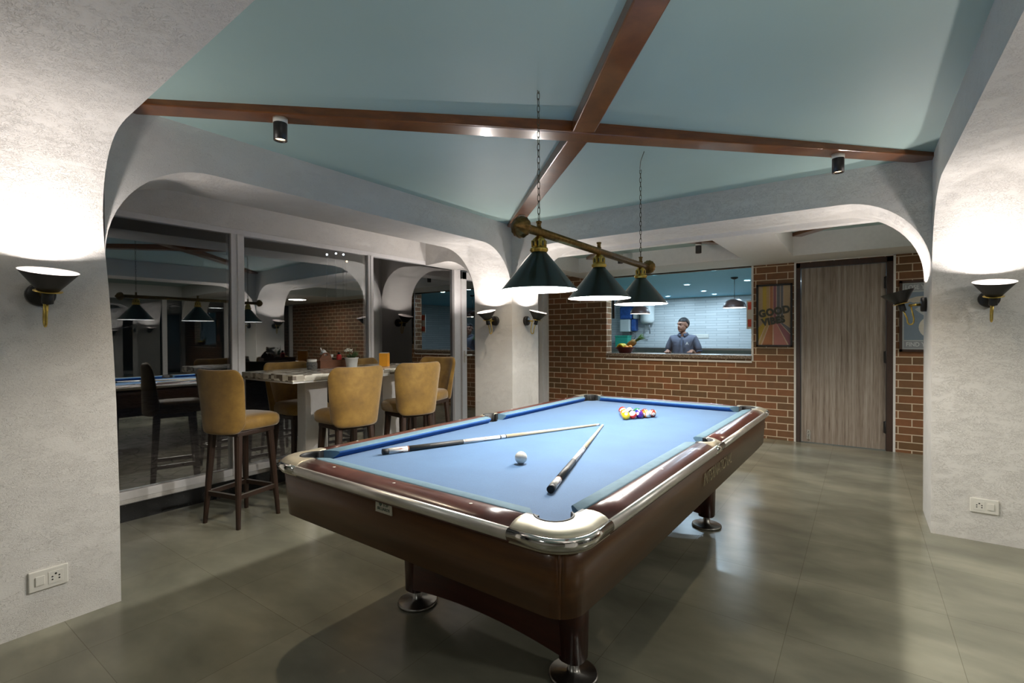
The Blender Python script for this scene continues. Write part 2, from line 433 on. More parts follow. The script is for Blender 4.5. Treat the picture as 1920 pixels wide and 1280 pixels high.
# narrow cross arches between the left arcade and the window wall
def cross_arch(name, y0, y1):
    pts = [(XW, 2.20)]
    for i in range(15):
        a = PI/2*(1-i/14); pts.append((XA0-.45+.45*math.cos(a), 1.80+.42*math.sin(a)))
    pts += [(XA0, 2.62), (XW, 2.62)]
    b = MB().mat('plaster'); b.prism(pts, y0, y1, lambda u, v, w: (u, w, v)); struct(b.build(name))
cross_arch('wall_left_cross_back', YB0, YB1)
cross_arch('wall_left_cross_front', YF0, YF1-.1)

# floor and ceilings
b = MB().mat('floor_tile'); b.box((XW-.02, YS-.1, -.06), (XE+.1, YK+.25, 0)); struct(b.build('floor'))
def hip(name, x0, x1, y0, y1, e=HC, apex=2.555):
    b = MB().mat('teal_paint'); c = b.v(((x0+x1)/2, (y0+y1)/2, apex)); q = [b.v(p) for p in ((x0, y0, e), (x1, y0, e), (x1, y1, e), (x0, y1, e))]
    for i in range(4): b.face([q[i], q[(i+1) % 4], c])
    t = [b.v(p) for p in ((x0, y0, 2.7), (x1, y0, 2.7), (x1, y1, 2.7), (x0, y1, 2.7))]
    b.face(t)
    for i in range(4): b.face([q[i], q[(i+1) % 4], t[(i+1) % 4], t[i]])
    return struct(b.build(name))
hip('ceiling', XA1-.01, XB0+.01, YF1-.35, YB0+.01)
b = MB().mat('white_paint')
b.box((XW-.3, YS-.1, 2.515), (XA0+.01, YF0+.01, 2.7)); b.box((XW-.3, YF1-.1, 2.515), (XA0+.01, YB0, 2.7)); b.box((XW-.3, YB1, 2.515), (XA0, YK+.2, 2.7))
struct(b.build('ceiling_left_strip'))
b = MB().mat('teal_paint'); b.box((XA1, YS-.1, 2.515), (XB0, YF0+.01, 2.7)); struct(b.build('ceiling_front_bay'))
b = MB().mat('teal_paint'); b.box((XB1, YF1, 2.515), (XE, YB0, 2.7)); struct(b.build('ceiling_right_bay'))
b = MB().mat('white_paint'); b.box((XB1, YS-.1, 2.515), (XE, YF0, 2.7)); struct(b.build('ceiling_front_right'))
# back bay: flat soffit with two sunken trays
TR = [(-3.30, -1.155, 4.90, 6.28), (-.635, 1.20, 4.90, 6.42)]
TRZ = [2.435, 2.475]
b = MB().mat('white_paint'); S2 = 2.228
def slab(x0, x1, y0, y1): b.box((x0, y0, S2), (x1, y1, 2.7))
slab(XA0, TR[0][0], YB1, YK+.1); slab(TR[0][1], TR[1][0], YB1, YK+.1); slab(TR[1][1], XE, YB1, YK+.1)
slab(TR[0][0], TR[0][1], YB1, TR[0][2]); slab(TR[0][0], TR[0][1], TR[0][3], YK+.1)
slab(TR[1][0], TR[1][1], YB1, TR[1][2]); slab(TR[1][0], TR[1][1], TR[1][3], YK+.1)
struct(b.build('ceiling_back_bay'))
for i, (x0, x1, y0, y1) in enumerate(TR):
    b = MB().mat('teal_paint'); b.box((x0, y0, TRZ[i]), (x1, y1, 2.7)); struct(b.build('ceiling_tray_%d' % (i+1)))

# outer walls behind and beside the camera
b = MB().mat('plaster'); b.box((XW-.3, YS-.2, 0), (XE+.2, YS, 2.7)); struct(b.build('wall_south'))
# east side: glazed wall onto the dark garden
b = MB().mat('white_frame')
b.box((XE, YS, 0), (XE+.08, YK+.2, .12)); b.box((XE, YS, 2.2), (XE+.08, YK+.2, 2.7))
for y in (-3.2, -1.6, 0.1, 1.6, 2.6, 3.9, 5.2, 6.9): b.box((XE, y, 0), (XE+.08, y+.09, 2.3))
struct(b.build('window_2'))
b = MB().mat('window_glass'); b.box((XE+.03, YS, .12), (XE+.036, YK+.2, 2.2)); g = b.build('pane'); g.parent = bpy.data.objects['window_2']
b = MB().mat('night_teal'); b.box((XE+1.2, YS-1, -.1), (XE+1.3, YK+2, 3.0)); struct(b.build('wall_garden_east'))

# window wall on the left
def windows():
    X0, X1 = XW-.07, XW+.0
    zt, zb = 2.21, .215
    fr = MB().mat('white_frame')
    fr.box((X0, YS, zb-.06), (X1, 4.80, zb+.0)); fr.box((X0, YS, zt), (X1, YK, zt+.045))
    for y0, y1 in ((-3.2, -3.1), (-1.2, -1.1), (.35, .46), (2.0, 2.11), (3.415, 3.485), (4.79, 4.86)): fr.box((X0-.01, y0, zb-.06), (X1+.012, y1, zt))
    for y in (2.055, 3.45): fr.box((X0, y-.008, zb), (X1+.02, y+.008, zt))
    fr.box((X0, 6.87, 0), (X1, 6.99, zt)); fr.box((X0, 5.95, 0), (X1, 6.02, zt))
    w = struct(fr.build('window_1', bevel=.004))
    for i, (y0, y1) in enumerate(((-3.1, -1.2), (-1.1, .35), (.46, 2.0), (2.11, 3.415), (3.485, 4.79), (6.02, 6.87))):
        b = MB().mat('window_glass'); b.box((-.003, -(y1-y0)/2, zb if y1 < 6 else .06), (.003, (y1-y0)/2, zt)); b.build('pane', parent=w, loc=(XW-.042, (y0+y1)/2, 0), rot=(0, 0, -math.radians(1.9 if i != 4 else .8)))
    # glazed door beside the back column
    d = MB().mat('white_frame')
    y0, y1 = 4.86, 5.95
    d.box((X0, y0, .0), (X1+.01, y0+.05, zt)); d.box((X0+.01, y0+.06, .02), (X1+.03, y0+.15, zt-.02)); d.box((X0+.01, y1-.1, .02), (X1+.03, y1-.01, zt-.02))
    d.box((X0+.01, y0+.06, zt-.12), (X1+.03, y1-.01, zt-.02)); d.box((X0+.01, y0+.06, .02), (X1+.03, y1-.01, .14))
    dd = struct(d.build('door_2', bevel=.003))
    b = MB().mat('window_glass'); b.box((XW-.045, y0+.15, .14), (XW-.039, y1-.1, zt-.12)); b.build('pane', parent=dd)
    h = MB().mat('white_plastic'); h.box((X1+.03, y0+.09, .98), (X1+.045, y0+.12, 1.14)); h.box((X1+.045, y0+.095, 1.07), (X1+.075, y0+.21, 1.09)); h.build('door_handle', parent=dd, bevel=.003)
    b = MB().mat('plaster'); b.box((XW-.2, YS-.1, zt+.045), (XW, YK+.2, 2.7)); struct(b.build('wall_window_head'))
    b = MB().mat('plaster'); b.box((XW-.09, YS, -.05), (XW-.003, 4.80, zb-.06)); struct(b.build('wall_window_base'))
    b = MB().mat('black_granite'); b.box((XW-.003, YS, 0), (XW+.012, 4.86, .125)); struct(b.build('baseboard_left'))
windows()
# outside on the left, at night
b = MB().mat('outdoor_paving'); b.box((-16, -8, -.25), (XW-.21, 14, -.12)); struct(b.build('ground_terrace'))
lamp('AREA', 'terrace_fill', (-5.6, 3.0, 2.9), 22, (1, .86, .72), size=.5)  # added fill without a fixture, brightens the paving beyond the glass
b = MB().mat('night_teal'); b.box((-16.2, -8, -.2), (-16, 14, 5)); struct(b.build('wall_garden_west'))

# brick wall with serving hatch and door opening
OX0, OX1, OZ0, OZ1 = -3.207, -1.161, 1.012, 2.228
DX0, DX1, DZ1 = -.662, .292, 2.21
def brick_wall():
    b = MB().mat('brick'); y0, y1 = YK, YK+.19
    for x0, x1, z0, z1 in ((-4.262, OX0, 0, 2.7), (OX0, OX1, 0, OZ0), (OX0, OX1, OZ1, 2.7), (OX1, DX0, 0, 2.7), (DX0, DX1, DZ1, 2.7), (DX1, XE+.1, 0, 2.7)):
        b.box((x0, y0, z0), (x1, y1, z1))
    struct(b.build('wall_back_brick'))
    b = MB().mat('white_frame'); b.box((-4.347, YK-.02, 0), (-4.262, YK+.19, 2.7)); struct(b.build('trim_1'))
    b = MB().mat('white_paint')
    b.box((OX1-.006, YK-.008, OZ0-.02), (OX1+.018, YK+.0, OZ1)); b.box((DX0-.022, YK-.008, 0), (DX0, YK, DZ1+.03)); b.box((DX1, YK-.008, 0), (DX1+.022, YK, DZ1+.03)); b.box((DX0-.022, YK-.008, DZ1+.008), (DX1+.022, YK, DZ1+.04))
    b.box((-4.262, YK-.012, 0), (-4.245, YK, 2.25))
    struct(b.build('trim_2'))
brick_wall()
def counter():
    o = MB().mat('brown_granite'); o.box((OX0+.001, YK-.03, OZ0+.001), (OX1-.001, YK+.42, OZ0+.050)); c = o.build('counter_top', bevel=.006)
    tag(c, 'brown speckled granite counter slab in the serving hatch of the brick wall', 'counter')
    o = MB().mat('white_paint'); o.box((OX0-.0, YK-.012, OZ0-.045), (OX1, YK-.001, OZ0-.02)); struct(o.build('trim_3'))
counter()
def door():
    f = MB().mat('frame_wood'); y0, y1 = YK-.012, YK+.10
    f.box((DX0, y0, 0), (DX0+.048, y1, DZ1)); f.box((DX1-.062, y0, 0), (DX1, y1, DZ1)); f.box((DX0, y0, DZ1-.06), (DX1, y1, DZ1))
    d = struct(f.build('door_1', bevel=.004))
    l = MB().mat('door_laminate'); l.box((DX0+.053, YK+.015, .008), (DX1-.064, YK+.05, DZ1-.064)); l.build('door_leaf', parent=d, bevel=.002)
    for z in (1.92, 1.07, .27):
        h = MB().mat('black_paint'); h.box((DX1-.085, YK-.004, z-.065), (DX1-.060, YK+.014, z+.065)); h.lathe([(.009, -.07), (.009, .07)], (DX1-.066, YK-.006, z), n=10); h.build('hinge', parent=d, bevel=.002)
    h = MB().mat('chrome'); h.box((-.545, YK+.004, .045), (-.510, YK+.015, .16)); h.tube([(-.528, YK, .03), (-.528, YK, .13)], .007, 8); h.ball((-.528, YK-.004, .125), .012, 10, 8); h.build('floor_bolt', parent=d)
door()

# kitchen beyond the hatch
KX0, KX1, KY1, KZ = -7.0, 1.6, 12.3, 2.25
b = MB().mat('floor_tile'); b.box((KX0, YK+.25, -.06), (KX1, KY1+.2, 0)); struct(b.build('floor_kitchen'))
b = MB().mat('blue_ceiling'); b.box((KX0, YK+.19, KZ), (KX1, KY1+.2, KZ+.1)); struct(b.build('ceiling_kitchen'))
b = MB().mat('kitchen_tile'); b.box((KX0, KY1, 0), (KX1, KY1+.15, KZ)); struct(b.build('wall_kitchen_back'))
b = MB().mat('kitchen_tile'); b.box((KX0-.15, YK+.19, 0), (KX0, KY1+.1, KZ)); struct(b.build('wall_kitchen_left'))
b = MB().mat('kitchen_tile'); b.box((KX1, YK+.19, 0), (KX1+.15, KY1+.1, KZ)); struct(b.build('wall_kitchen_right'))

# ceiling beams
def beams():
    t = thing('ceiling_beams', 'crossed dark red-brown wooden beams under the teal ceiling over the pool table', 'beam', (-1.335, 2.571, 2.49))
    def beam(p0, p1, name, zb=2.487, wd=.13, top=2.56):
        p0, p1 = Vector((*p0, 0)), Vector((*p1, 0)); d = (p1-p0).normalized(); n = Vector((-d.y, d.x, 0))*wd/2
        b = MB().mat('beam_wood'); o = Vector((1.335, -2.571, -2.49))
        a = [p0+n, p0-n, p1-n, p1+n]
        lo = [b.v(q+o+Vector((0, 0, zb))) for q in a]; hi = [b.v(q+o+Vector((0, 0, top))) for q in a]
        b.face(lo); b.face(hi[::-1])
        for i in range(4): b.face([lo[i], lo[(i+1) % 4], hi[(i+1) % 4], hi[i]])
        return b.build(name, parent=t, bevel=.006)
    beam((-3.06, .86), (.385, 4.30), 'long_beam')
    beam((-3.08, 4.33), (-1.38, 2.617), 'cross_beam')
    beam((-1.29, 2.52), (.08, .86), 'cross_beam')
beams()
def tray_beam(x0, y0, x1, y1, zc, label):
    p0, p1 = Vector((x0, y0, 0)), Vector((x1, y1, 0)); d = (p1-p0).normalized(); n = Vector((-d.y, d.x, 0))*.06
    b = MB().mat('beam_wood'); a = [p0+n, p0-n, p1-n, p1+n]
    lo = [b.v(q+Vector((0, 0, zc-.04))) for q in a]; hi = [b.v(q+Vector((0, 0, zc))) for q in a]
    b.face(lo); b.face(hi[::-1])
    for i in range(4): b.face([lo[i], lo[(i+1) % 4], hi[(i+1) % 4], hi[i]])
    tag(b.build('ceiling_beam', bevel=.004), label, 'beam')
tray_beam(-3.1, 6.25, -1.95, 4.95, 2.435, 'brown diagonal beam in the sunken ceiling tray above the left of the serving hatch')
tray_beam(-1.20, 6.25, -2.35, 4.95, 2.435, 'brown diagonal beam in the sunken ceiling tray above the right of the serving hatch')
tray_beam(-.60, 6.38, .60, 5.0, 2.475, 'brown diagonal beam in the sunken ceiling tray in front of the door')
# ------------------------------------------------------------------ wall sconces
def make_sconce():
    t = thing('wall_sconce', 'x x x x', 'wall lamp')
    # local frame: wall plane y = 0, room towards -y, z up, origin on the wall at the plate centre
    b = MB().mat('black_paint'); b.lathe([(.052, 0), (.052, .026), (.048, .032), (.0, .032)], (0, 0, 0), (0, -1, 0), 28); pl = b.build('backplate', parent=t)
    b = MB().mat('chrome'); b.ball((.0, -.033, .028), .004, 8, 6); b.build('screw', parent=pl)
    b = MB().mat('brass'); b.tube([(0, -.03, 0), (0, -.10, -.004)], .0085, 12); b.build('arm', parent=t)
    b = MB().mat('brass'); pts = [(0, -.088, -.004), (0, -.070, -.10)]
    for i in range(1, 8):
        a = PI*i/8; pts.append((0, -.0875-.0185*(-math.cos(a))-.001, -.118-.026*math.sin(a)))
    pts += [(0, -.108, -.10), (0, -.132, -.035)]
    b.tube(pts, .0052, 10); b.build('curved_tube', parent=t)
    ax = Vector((0, -.26, 1)).normalized(); o = Vector((0, -.130, -.045))
    b = MB().mat('black_paint'); b.lathe([(.019, 0), (.021, .002), (.021, .052), (.019, .054)], o, ax, 20); b.build('lamp_socket', parent=t)
    b = MB().mat('brass'); b.lathe([(.0, .054), (.050, .054), (.050, .057), (.0, .057)], o, ax, 32, caps=False); b.build('brass_disc', parent=t)
    b = MB().mat('black_paint'); b.lathe([(.036, .057), (.103, .145)], o, ax, 40, caps=False)
    b.mat('cup_inside'); b.lathe([(.101, .145), (.034, .059), (.0, .059)], o, ax, 40, caps=False)
    b.mat('shade_white'); b.lathe([(.103, .145), (.101, .145)], o, ax, 40, caps=False); b.build('lamp_shade', parent=t)
    b = MB().mat('bulb_sconce'); b.ball(o+ax*.072, .013, 12, 8); b.build('bulb', parent=t)
    lamp('POINT', 'sconce_light', o+ax*.100, PW_SCONCE, C_SCONCE, .022, parent=t)
    return t
sc0 = make_sconce(); sc0['group'] = 'black cone wall sconces on the arch piers'
SCONCES = [
 ((XA1, .572, 1.53), PI/2, 'black cone sconce on the near left rough plaster pier, nearest to the left picture edge'),
 ((-3.275, YB0, 1.50), 0, 'black cone sconce on the left face of the white pier between window and brick wall'),
 ((XA1, 4.545, 1.50), PI/2, 'black cone sconce on the right face of the white pier, next to the brick wall'),
 ((XA0, 4.55, 1.52), -PI/2, 'black cone sconce on the far window-side face of the pier, mostly hidden'),
 ((.655, YB0, 1.55), 0, 'black cone sconce on the right plaster pier, facing the pool table above the wall socket'),
 ((XB0, 4.62, 1.545), -PI/2, 'black cone sconce seen from its side beside the door, in front of the grey poster'),
 ((XB0, .55, 1.53), -PI/2, 'black cone sconce on the near right pier behind the camera'),
 ((.66, YF1, 1.53), PI, 'black cone sconce on the near right pier facing the right arch'),
 ((XB1, 4.55, 1.53), PI/2, 'black cone sconce on the far side of the right pier'),
]
for i, (p, rz, lb) in enumerate(SCONCES):
    s = sc0 if i == 0 else copy_tree(sc0)
    s.location = p; s.rotation_euler = (0, 0, rz); s['label'] = lb

# ------------------------------------------------------------------ ceiling spots
def make_spot():
    t = thing('ceiling_spotlight', 'x x x x', 'spotlight')
    b = MB().mat('white_plastic'); b.lathe([(.036, 0), (.036, -.028)], n=24); b.build('mounting_cap', parent=t)
    b = MB().mat('black_paint'); b.lathe([(.034, -.028), (.034, -.118), (.030, -.118), (.028, -.105)], n=24, caps=False); b.build('lamp_body', parent=t)
    b = MB().mat('bulb_warm'); b.lathe([(.0, -.106), (.028, -.106)], n=20, caps=False); b.build('lens', parent=t)
    lamp('SPOT', 'spot_light', (0, 0, -.122), PW_SPOT, C_SPOT, .02, parent=t, spot=100)
    return t
sp0 = make_spot(); sp0['group'] = 'small cylinder spotlights under the beams'
SPOTS = [
 ((-2.50, 1.41, 2.487), 'black cylinder spotlight with white cap under the left end of the long ceiling beam'),
 ((-.125, 3.79, 2.487), 'black cylinder spotlight under the right end of the long ceiling beam'),
 ((-2.66, 3.90, 2.487), 'cylinder spotlight behind the left brass finial of the billiard lamp'),
 ((-2.58, 6.08, 2.395), 'black cylinder spotlight in the back tray, seen above the brass bar of the lamp'),
 ((-1.60, 6.12, 2.435), 'black cylinder spotlight in the back tray above the middle of the serving hatch'),
]
for i, (p, lb) in enumerate(SPOTS):
    s = sp0 if i == 0 else copy_tree(sp0)
    s.location = p; s['label'] = lb

# ceiling fill added in the neighbouring bays, visible only in window reflections
def bay_fill(x, y, z, watts, lb):
    t = thing('fill_fixture', lb, 'fill light', (x, y, z))
    b = MB().mat('white_plastic'); b.lathe([(.20, 0), (.20, -.03), (.18, -.035)], n=32, caps=False); b.build('rim', parent=t)
    b = MB().mat('fill_panel'); b.lathe([(.0, -.03), (.18, -.03)], n=32, caps=False); b.build('diffuser', parent=t)
    lamp('AREA', 'bay_fill_lamp', (0, 0, -.04), watts, C_BAY_FILL, size=.36, parent=t)
bay_fill(-1.3, -1.5, 2.513, PW_BAY_FILL*.15, 'flat round white fill light added in the front bay behind the camera')
bay_fill(2.6, 2.6, 2.513, PW_BAY_FILL*.8, 'flat round white fill light added in the bay right of the pool table')
bay_fill(2.0, 5.9, 2.228, PW_BAY_FILL*.5, 'flat round white fill light added in the back bay past the door')

# ------------------------------------------------------------------ billiard lamp over the table
def billiard_light():
    y0, y1 = 1.905, 3.62; X = -1.308
    t = thing('billiard_light', 'brass bar lamp with three dark green cone shades hanging on chains over the pool table', 'pendant lamp', (X, 2.76, 1.845))
    zb = 0
    b = MB().mat('antique_brass'); b.tube([(0, y0-2.76+.04, .004), (0, y1-2.76-.04, -.004)], .0215, 20); b.build('bar', parent=t)
    for yy, sg in ((y0-2.76, -1), (y1-2.76, 1)):
        b = MB().mat('antique_brass')
        prof = [(.024, -.05), (.030, -.035), (.050, -.03), (.060, -.012), (.056, .008), (.040, .026), (.018, .036), (.012, .044), (.002, .048)]
        n = 48; ax = Vector((0, sg, 0)); rings = []
        for r, z in prof:
            ring = []
            for i in range(n):
                a = 2*PI*i/n; rr = r*(1+(.035 if r > .03 else .02)*math.cos(a*14))*.86; ring.append(b.v(Vector((rr*math.cos(a), yy, rr*math.sin(a)))+ax*z))
            rings.append(ring)
        for i in range(len(rings)-1): b.bridge(rings[i], rings[i+1])
        b.face(rings[0]); b.face(rings[-1]); b.build('finial', parent=t)
    for k, yy in enumerate((2.07, 2.755, 3.45)):
        y = yy-2.76
        b = MB().mat('green_enamel'); b.lathe([(.036, -.098), (.190, -.285)], (0, y, 0), n=56, caps=False)
        b.lathe([(.0, -.097), (.036, -.098)], (0, y, 0), n=56, caps=False)
        b.mat('shade_white'); b.lathe([(.188, -.285), (.034, -.100), (.0, -.100)], (0, y, 0), n=56, caps=False)
        b.lathe([(.190, -.285), (.188, -.286), (.188, -.285)], (0, y, 0), n=56, caps=False)
        sh = b.build('lamp_shade', parent=t)
        b = MB().mat('brass'); b.lathe([(.014, -.018), (.028, -.03), (.034, -.040), (.034, -.072), (.036, -.074), (.044, -.078), (.046, -.090), (.040, -.096), (.040, -.098)], (0, y, 0), n=32, caps=False)
        for i in range(8):
            a = 2*PI*i/8; b.tube([(.0345*math.cos(a), y+.0345*math.sin(a), -.040), (.0345*math.cos(a), y+.0345*math.sin(a), -.072)], .0045, 6)
        b.mat('black_paint')
        for i in range(8):
            a = 2*PI*(i+.5)/8; b.box((-.003, -.001, -.067), (.003, .001, -.045), Matrix.Rotation(a-PI/2, 3, 'Z'), (0, 0, 0))
            for v in b.bm.verts[-8:]: v.co += Vector((.0345*math.cos(a), y+.0345*math.sin(a), 0))
        b.build('fitter', parent=sh)
        b = MB().mat('bulb_white'); b.ball((0, y, -.195), .030, 16, 12); b.mat('white_plastic'); b.lathe([(.016, -.10), (.018, -.168)], (0, y, 0), n=16); b.build('bulb', parent=sh)
        lamp('POINT', 'pendant_light', (0, y, -.250), PW_PENDANT, C_PENDANT, .025, parent=t)
        b = MB().mat('antique_brass'); b.lathe([(.013, .014), (.014, .018), (.014, .026), (.011, .028), (.011, .046), (.0145, .048), (.0145, .056), (.004, .058)], (0, y, 0), n=18); b.build('stem_nut', parent=t)
    for y, top in ((2.07-2.76, 2.535-1.845), (3.45-2.76, 2.535-1.845)):
        b = MB().mat('chain_metal'); z = .058; k = 0
        while z < top:
            pts = []
            for i in range(12):
                a = 2*PI*i/12; dx = .0065*math.cos(a); dz = .0135*math.sin(a) + .006*(1 if math.sin(a) > 0 else -1)*(abs(math.sin(a)) > .1)
                pts.append((dx if k % 2 else 0, y+(0 if k % 2 else dx), z+.019+dz))
            b.tube(pts, .0017, 5, closed=True, ref=(1, 1, 0)); z += .0315; k += 1
        b.build('chain', parent=t)
    b = MB().mat('chain_metal'); b.tube([(0, .69, .676), (.03, .60, .665), (.08, .48, .668), (.15, .36, .685)], .0022, 6); b.build('cord', parent=t)
billiard_light()
# ------------------------------------------------------------------ pool table
TC, TYAW = Vector((-1.3436, 2.585, 0)), -.02152
BED = .762
def TL(u, v, z=0):
    c, s = math.cos(TYAW), math.sin(TYAW); return Vector((TC.x+c*u-s*v, TC.y+s*u+c*v, z))
HU, HV = .768, 1.452               # outer half sizes (wood edge)
def pool_table():
    T = thing('pool_table', 'large pool table with blue cloth, red-brown rails and brown cabinet, balls and cues on it', 'pool table', TC, TYAW)
    # bed cloth with the pocket mouths cut out
    pu, pv = .64, 1.335
    poly = []
    def arc(cu, cv, r, a0, a1, n=10): return [(cu+r*math.cos(math.radians(a0+(a1-a0)*i/n)), cv+r*math.sin(math.radians(a0+(a1-a0)*i/n))) for i in range(n+1)]
    poly += arc(-pu, -pv, .062, 90, 0); poly += arc(pu, -pv, .062, 180, 90)
    poly += arc(.70, 0, .055, 250, 110)
    poly += arc(pu, pv, .062, 270, 180); poly += arc(-pu, pv, .062, 0, -90); poly += arc(-.70, 0, .055, 70, -70)
    b = MB().mat('felt'); b.prism(poly, BED-.02, BED); b.build('bed_cloth', parent=T)
    b = MB().mat('red_wood'); b.box((-.60, -1.28, .60), (.60, 1.28, .73)); b.build('slate_frame', parent=T)
    # cushions: profile (d from the cloth/wood line inwards, z); along-offset grows towards the nose
    prof = [(0, .800), (.010, .8015), (.030, .801), (.052, .7985), (.060, .795), (.0635, .790), (.060, .784), (.038, .7625), (0, .7625)]
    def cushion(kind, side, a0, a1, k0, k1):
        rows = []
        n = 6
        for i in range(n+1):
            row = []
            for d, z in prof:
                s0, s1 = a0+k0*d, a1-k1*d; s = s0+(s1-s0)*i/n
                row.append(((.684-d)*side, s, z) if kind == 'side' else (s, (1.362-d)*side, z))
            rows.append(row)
        b = MB().mat('felt_top').mat('felt_shaded'); b.sweep(rows, wrap=True)
        for f in b.bm.faces: f.material_index = 0 if max(v.co.z for v in f.verts) > .7965 else 1  # top faces greyer, nose faces in the painted-shade blue
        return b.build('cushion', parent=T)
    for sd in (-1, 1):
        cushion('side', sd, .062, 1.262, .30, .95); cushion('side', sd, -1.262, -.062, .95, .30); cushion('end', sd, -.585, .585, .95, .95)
    # wooden rails
    rp = [(0, .8005), (.012, .803), (.032, .8035), (.052, .8005), (.066, .795), (.080, .787), (.084, .78), (.084, .745), (0, .745)]
    def rail(kind, side, a0, a1):
        rows = []
        for s in [a0+(a1-a0)*i/8 for i in range(9)]:
            rows.append([((.684+d)*side, s, z) if kind == 'side' else (s, (1.362+d*1.07)*side, z) for d, z in rp])
        b = MB().mat('rail_wood'); b.sweep(rows, wrap=True); r = b.build('rail', parent=T)
        L = a1-a0; cs = [a0+L*.17, a0+L*.5, a0+L*.83]
        for s in cs:
            c = (((.684+.034)*side, s, .8037) if kind == 'side' else (s, (1.362+.036)*side, .8037))
            m = MB().mat('ivory'); m.lathe([(.006, 0), (.0055, .0006)], c, n=12); m.build('sight_dot', parent=r)
        return r
    for sd in (-1, 1): rail('side', sd, .078, 1.232); rail('side', sd, -1.232, -.078); rail('end', sd, -.56, .56)
    # metal trim: profile relative to the wood edge (outwards n, z)
    tp = [(-.004, .789), (.004, .7885), (.010, .784), (.0135, .776), (.0135, .768), (.010, .758), (.004, .752), (-.004, .751)]
    def trim(path, name, mat, parent=T, grow=0.):
        rows = []
        for (u, v), (nu, nv) in path: rows.append([(u+nu*(n+grow), v+nv*(n+grow), z) for n, z in tp])
        b = MB().mat(mat); b.sweep(rows, wrap=True); return b.build(name, parent=parent)
    for sd in (-1, 1):
        trim([((HU*sd, s), (sd, 0)) for s in (.078, .655, 1.232)], 'edge_trim', 'trim_metal'); trim([((HU*sd, s), (sd, 0)) for s in (-1.232, -.655, -.078)], 'edge_trim', 'trim_metal')
        trim([((s, HV*sd), (0, sd)) for s in (-.56, 0, .56)], 'edge_trim', 'trim_metal')
    RC = .115
    for su in (-1, 1):
        for sv in (-1, 1):
            # casting top: outer rounded corner, inner pocket bite
            outer = [(.56, HV)] + [(HU-RC+RC*math.sin(PI/2*i/12), HV-RC+RC*math.cos(PI/2*i/12)) for i in range(13)] + [(HU, 1.232)]
            inner = [(.684, 1.232), (.684, 1.262)]
            c0 = (.632, 1.325); r0 = .060
            a_s, a_e = -48, 138
            arcp = [(c0[0]+r0*math.cos(math.radians(a_s+(a_e-a_s)*i/14)), c0[1]+r0*math.sin(math.radians(a_s+(a_e-a_s)*i/14))) for i in range(15)]
            inner += arcp + [(.585, 1.362), (.56, 1.362)]
            # loft from inner edge to outer edge with a domed top
            def resample(pl, n):
                ds = [0]
                for i in range(1, len(pl)): ds.append(ds[-1]+math.dist(pl[i], pl[i-1]))
                out = []
                for k in range(n):
                    t_ = ds[-1]*k/(n-1); j = max(i for i in range(len(ds)) if ds[i] <= t_+1e-9); j = min(j, len(pl)-2)
                    f = (t_-ds[j])/max(1e-9, ds[j+1]-ds[j]); out.append((pl[j][0]+(pl[j+1][0]-pl[j][0])*f, pl[j][1]+(pl[j+1][1]-pl[j][1])*f))
                return out
            N = 33; A = resample(inner[::-1], N); O = resample(outer, N)
            b = MB().mat('cast_metal'); rows = []
            for i in range(N):
                row = []
                for f, z in ((0, .745), (0, .801), (.06, .8045), (.35, .806), (.62, .8035), (.82, .798), (.95, .7905), (1, .785), (1, .745)):
                    row.append((su*(A[i][0]+(O[i][0]-A[i][0])*f), sv*(A[i][1]+(O[i][1]-A[i][1])*f), z))
                rows.append(row)
            b.sweep(rows, wrap=True); cst = b.build('corner_casting', parent=T)
            path = [((su*.56, sv*HV), (0, sv))] + [((su*(HU-RC+RC*math.sin(PI/2*i/12)), sv*(HV-RC+RC*math.cos(PI/2*i/12))), (su*math.sin(PI/2*i/12), sv*math.cos(PI/2*i/12))) for i in range(13)] + [((su*HU, sv*1.232), (su, 0))]
            trim(path, 'corner_trim', 'chrome', parent=cst, grow=.001)
            # pocket liner
            b = MB().mat('black_rubber')
            rows = []
            for i in range(17):
                a = math.radians(a_s-6+(a_e-a_s+12)*i/16); row = []
                for r, z in ((.063, .802), (.060, .806), (.055, .805), (.054, .795), (.052, .70), (.063, .70)): row.append((su*(c0[0]+r*math.cos(a)), sv*(c0[1]+r*math.sin(a)), z))
                rows.append(row)
            b.sweep(rows, wrap=True)
            b.lathe([(.0, .70), (.063, .70)], (su*c0[0], sv*c0[1], 0), n=20, caps=False); b.lathe([(.066, .700), (.066, .74)], (su*c0[0], sv*c0[1], 0), n=20, caps=False)
            b.box(*[q for q in ((min(su*.674, su*.686), min(sv*1.228, sv*1.272), .745), (max(su*.674, su*.686), max(sv*1.228, sv*1.272), .8015))])
            b.box((min(su*.556, su*.598), min(sv*1.352, sv*1.364), .745), (max(su*.556, su*.598), max(sv*1.352, sv*1.364), .8015))
            b.build('pocket', parent=T)
    for su in (-1, 1):
        b = MB().mat('cast_metal'); rows = []
        N = 21
        for i in range(N):
            s = -.078+.156*i/(N-1)
            r = .052; inn = .690
            if abs(s) < r: inn = .694+math.sqrt(max(0, r*r-s*s))*.85
            rows.append([(su*(inn+(HU-inn)*f), s, z) for f, z in ((0, .745), (0, .802), (.1, .8045), (.5, .802), (.8, .793), (1, .785), (1, .745))])
        b.sweep(rows, wrap=True); cst = b.build('side_casting', parent=T)
        trim([((su*HU, s), (su, 0)) for s in (-.078, 0, .078)], 'side_trim', 'chrome', parent=cst, grow=.001)
        b = MB().mat('black_rubber'); rows = []
        for i in range(15):
            a = math.radians(-84+168*i/14); rows.append([(su*(.695+r*.85*math.cos(a)), r*math.sin(a), z) for r, z in ((.056, .802), (.053, .806), (.048, .804), (.047, .70), (.056, .70))])
        b.sweep(rows, wrap=True); b.lathe([(.0, .70), (.054, .70)], (su*.69, 0, 0), n=20, caps=False)
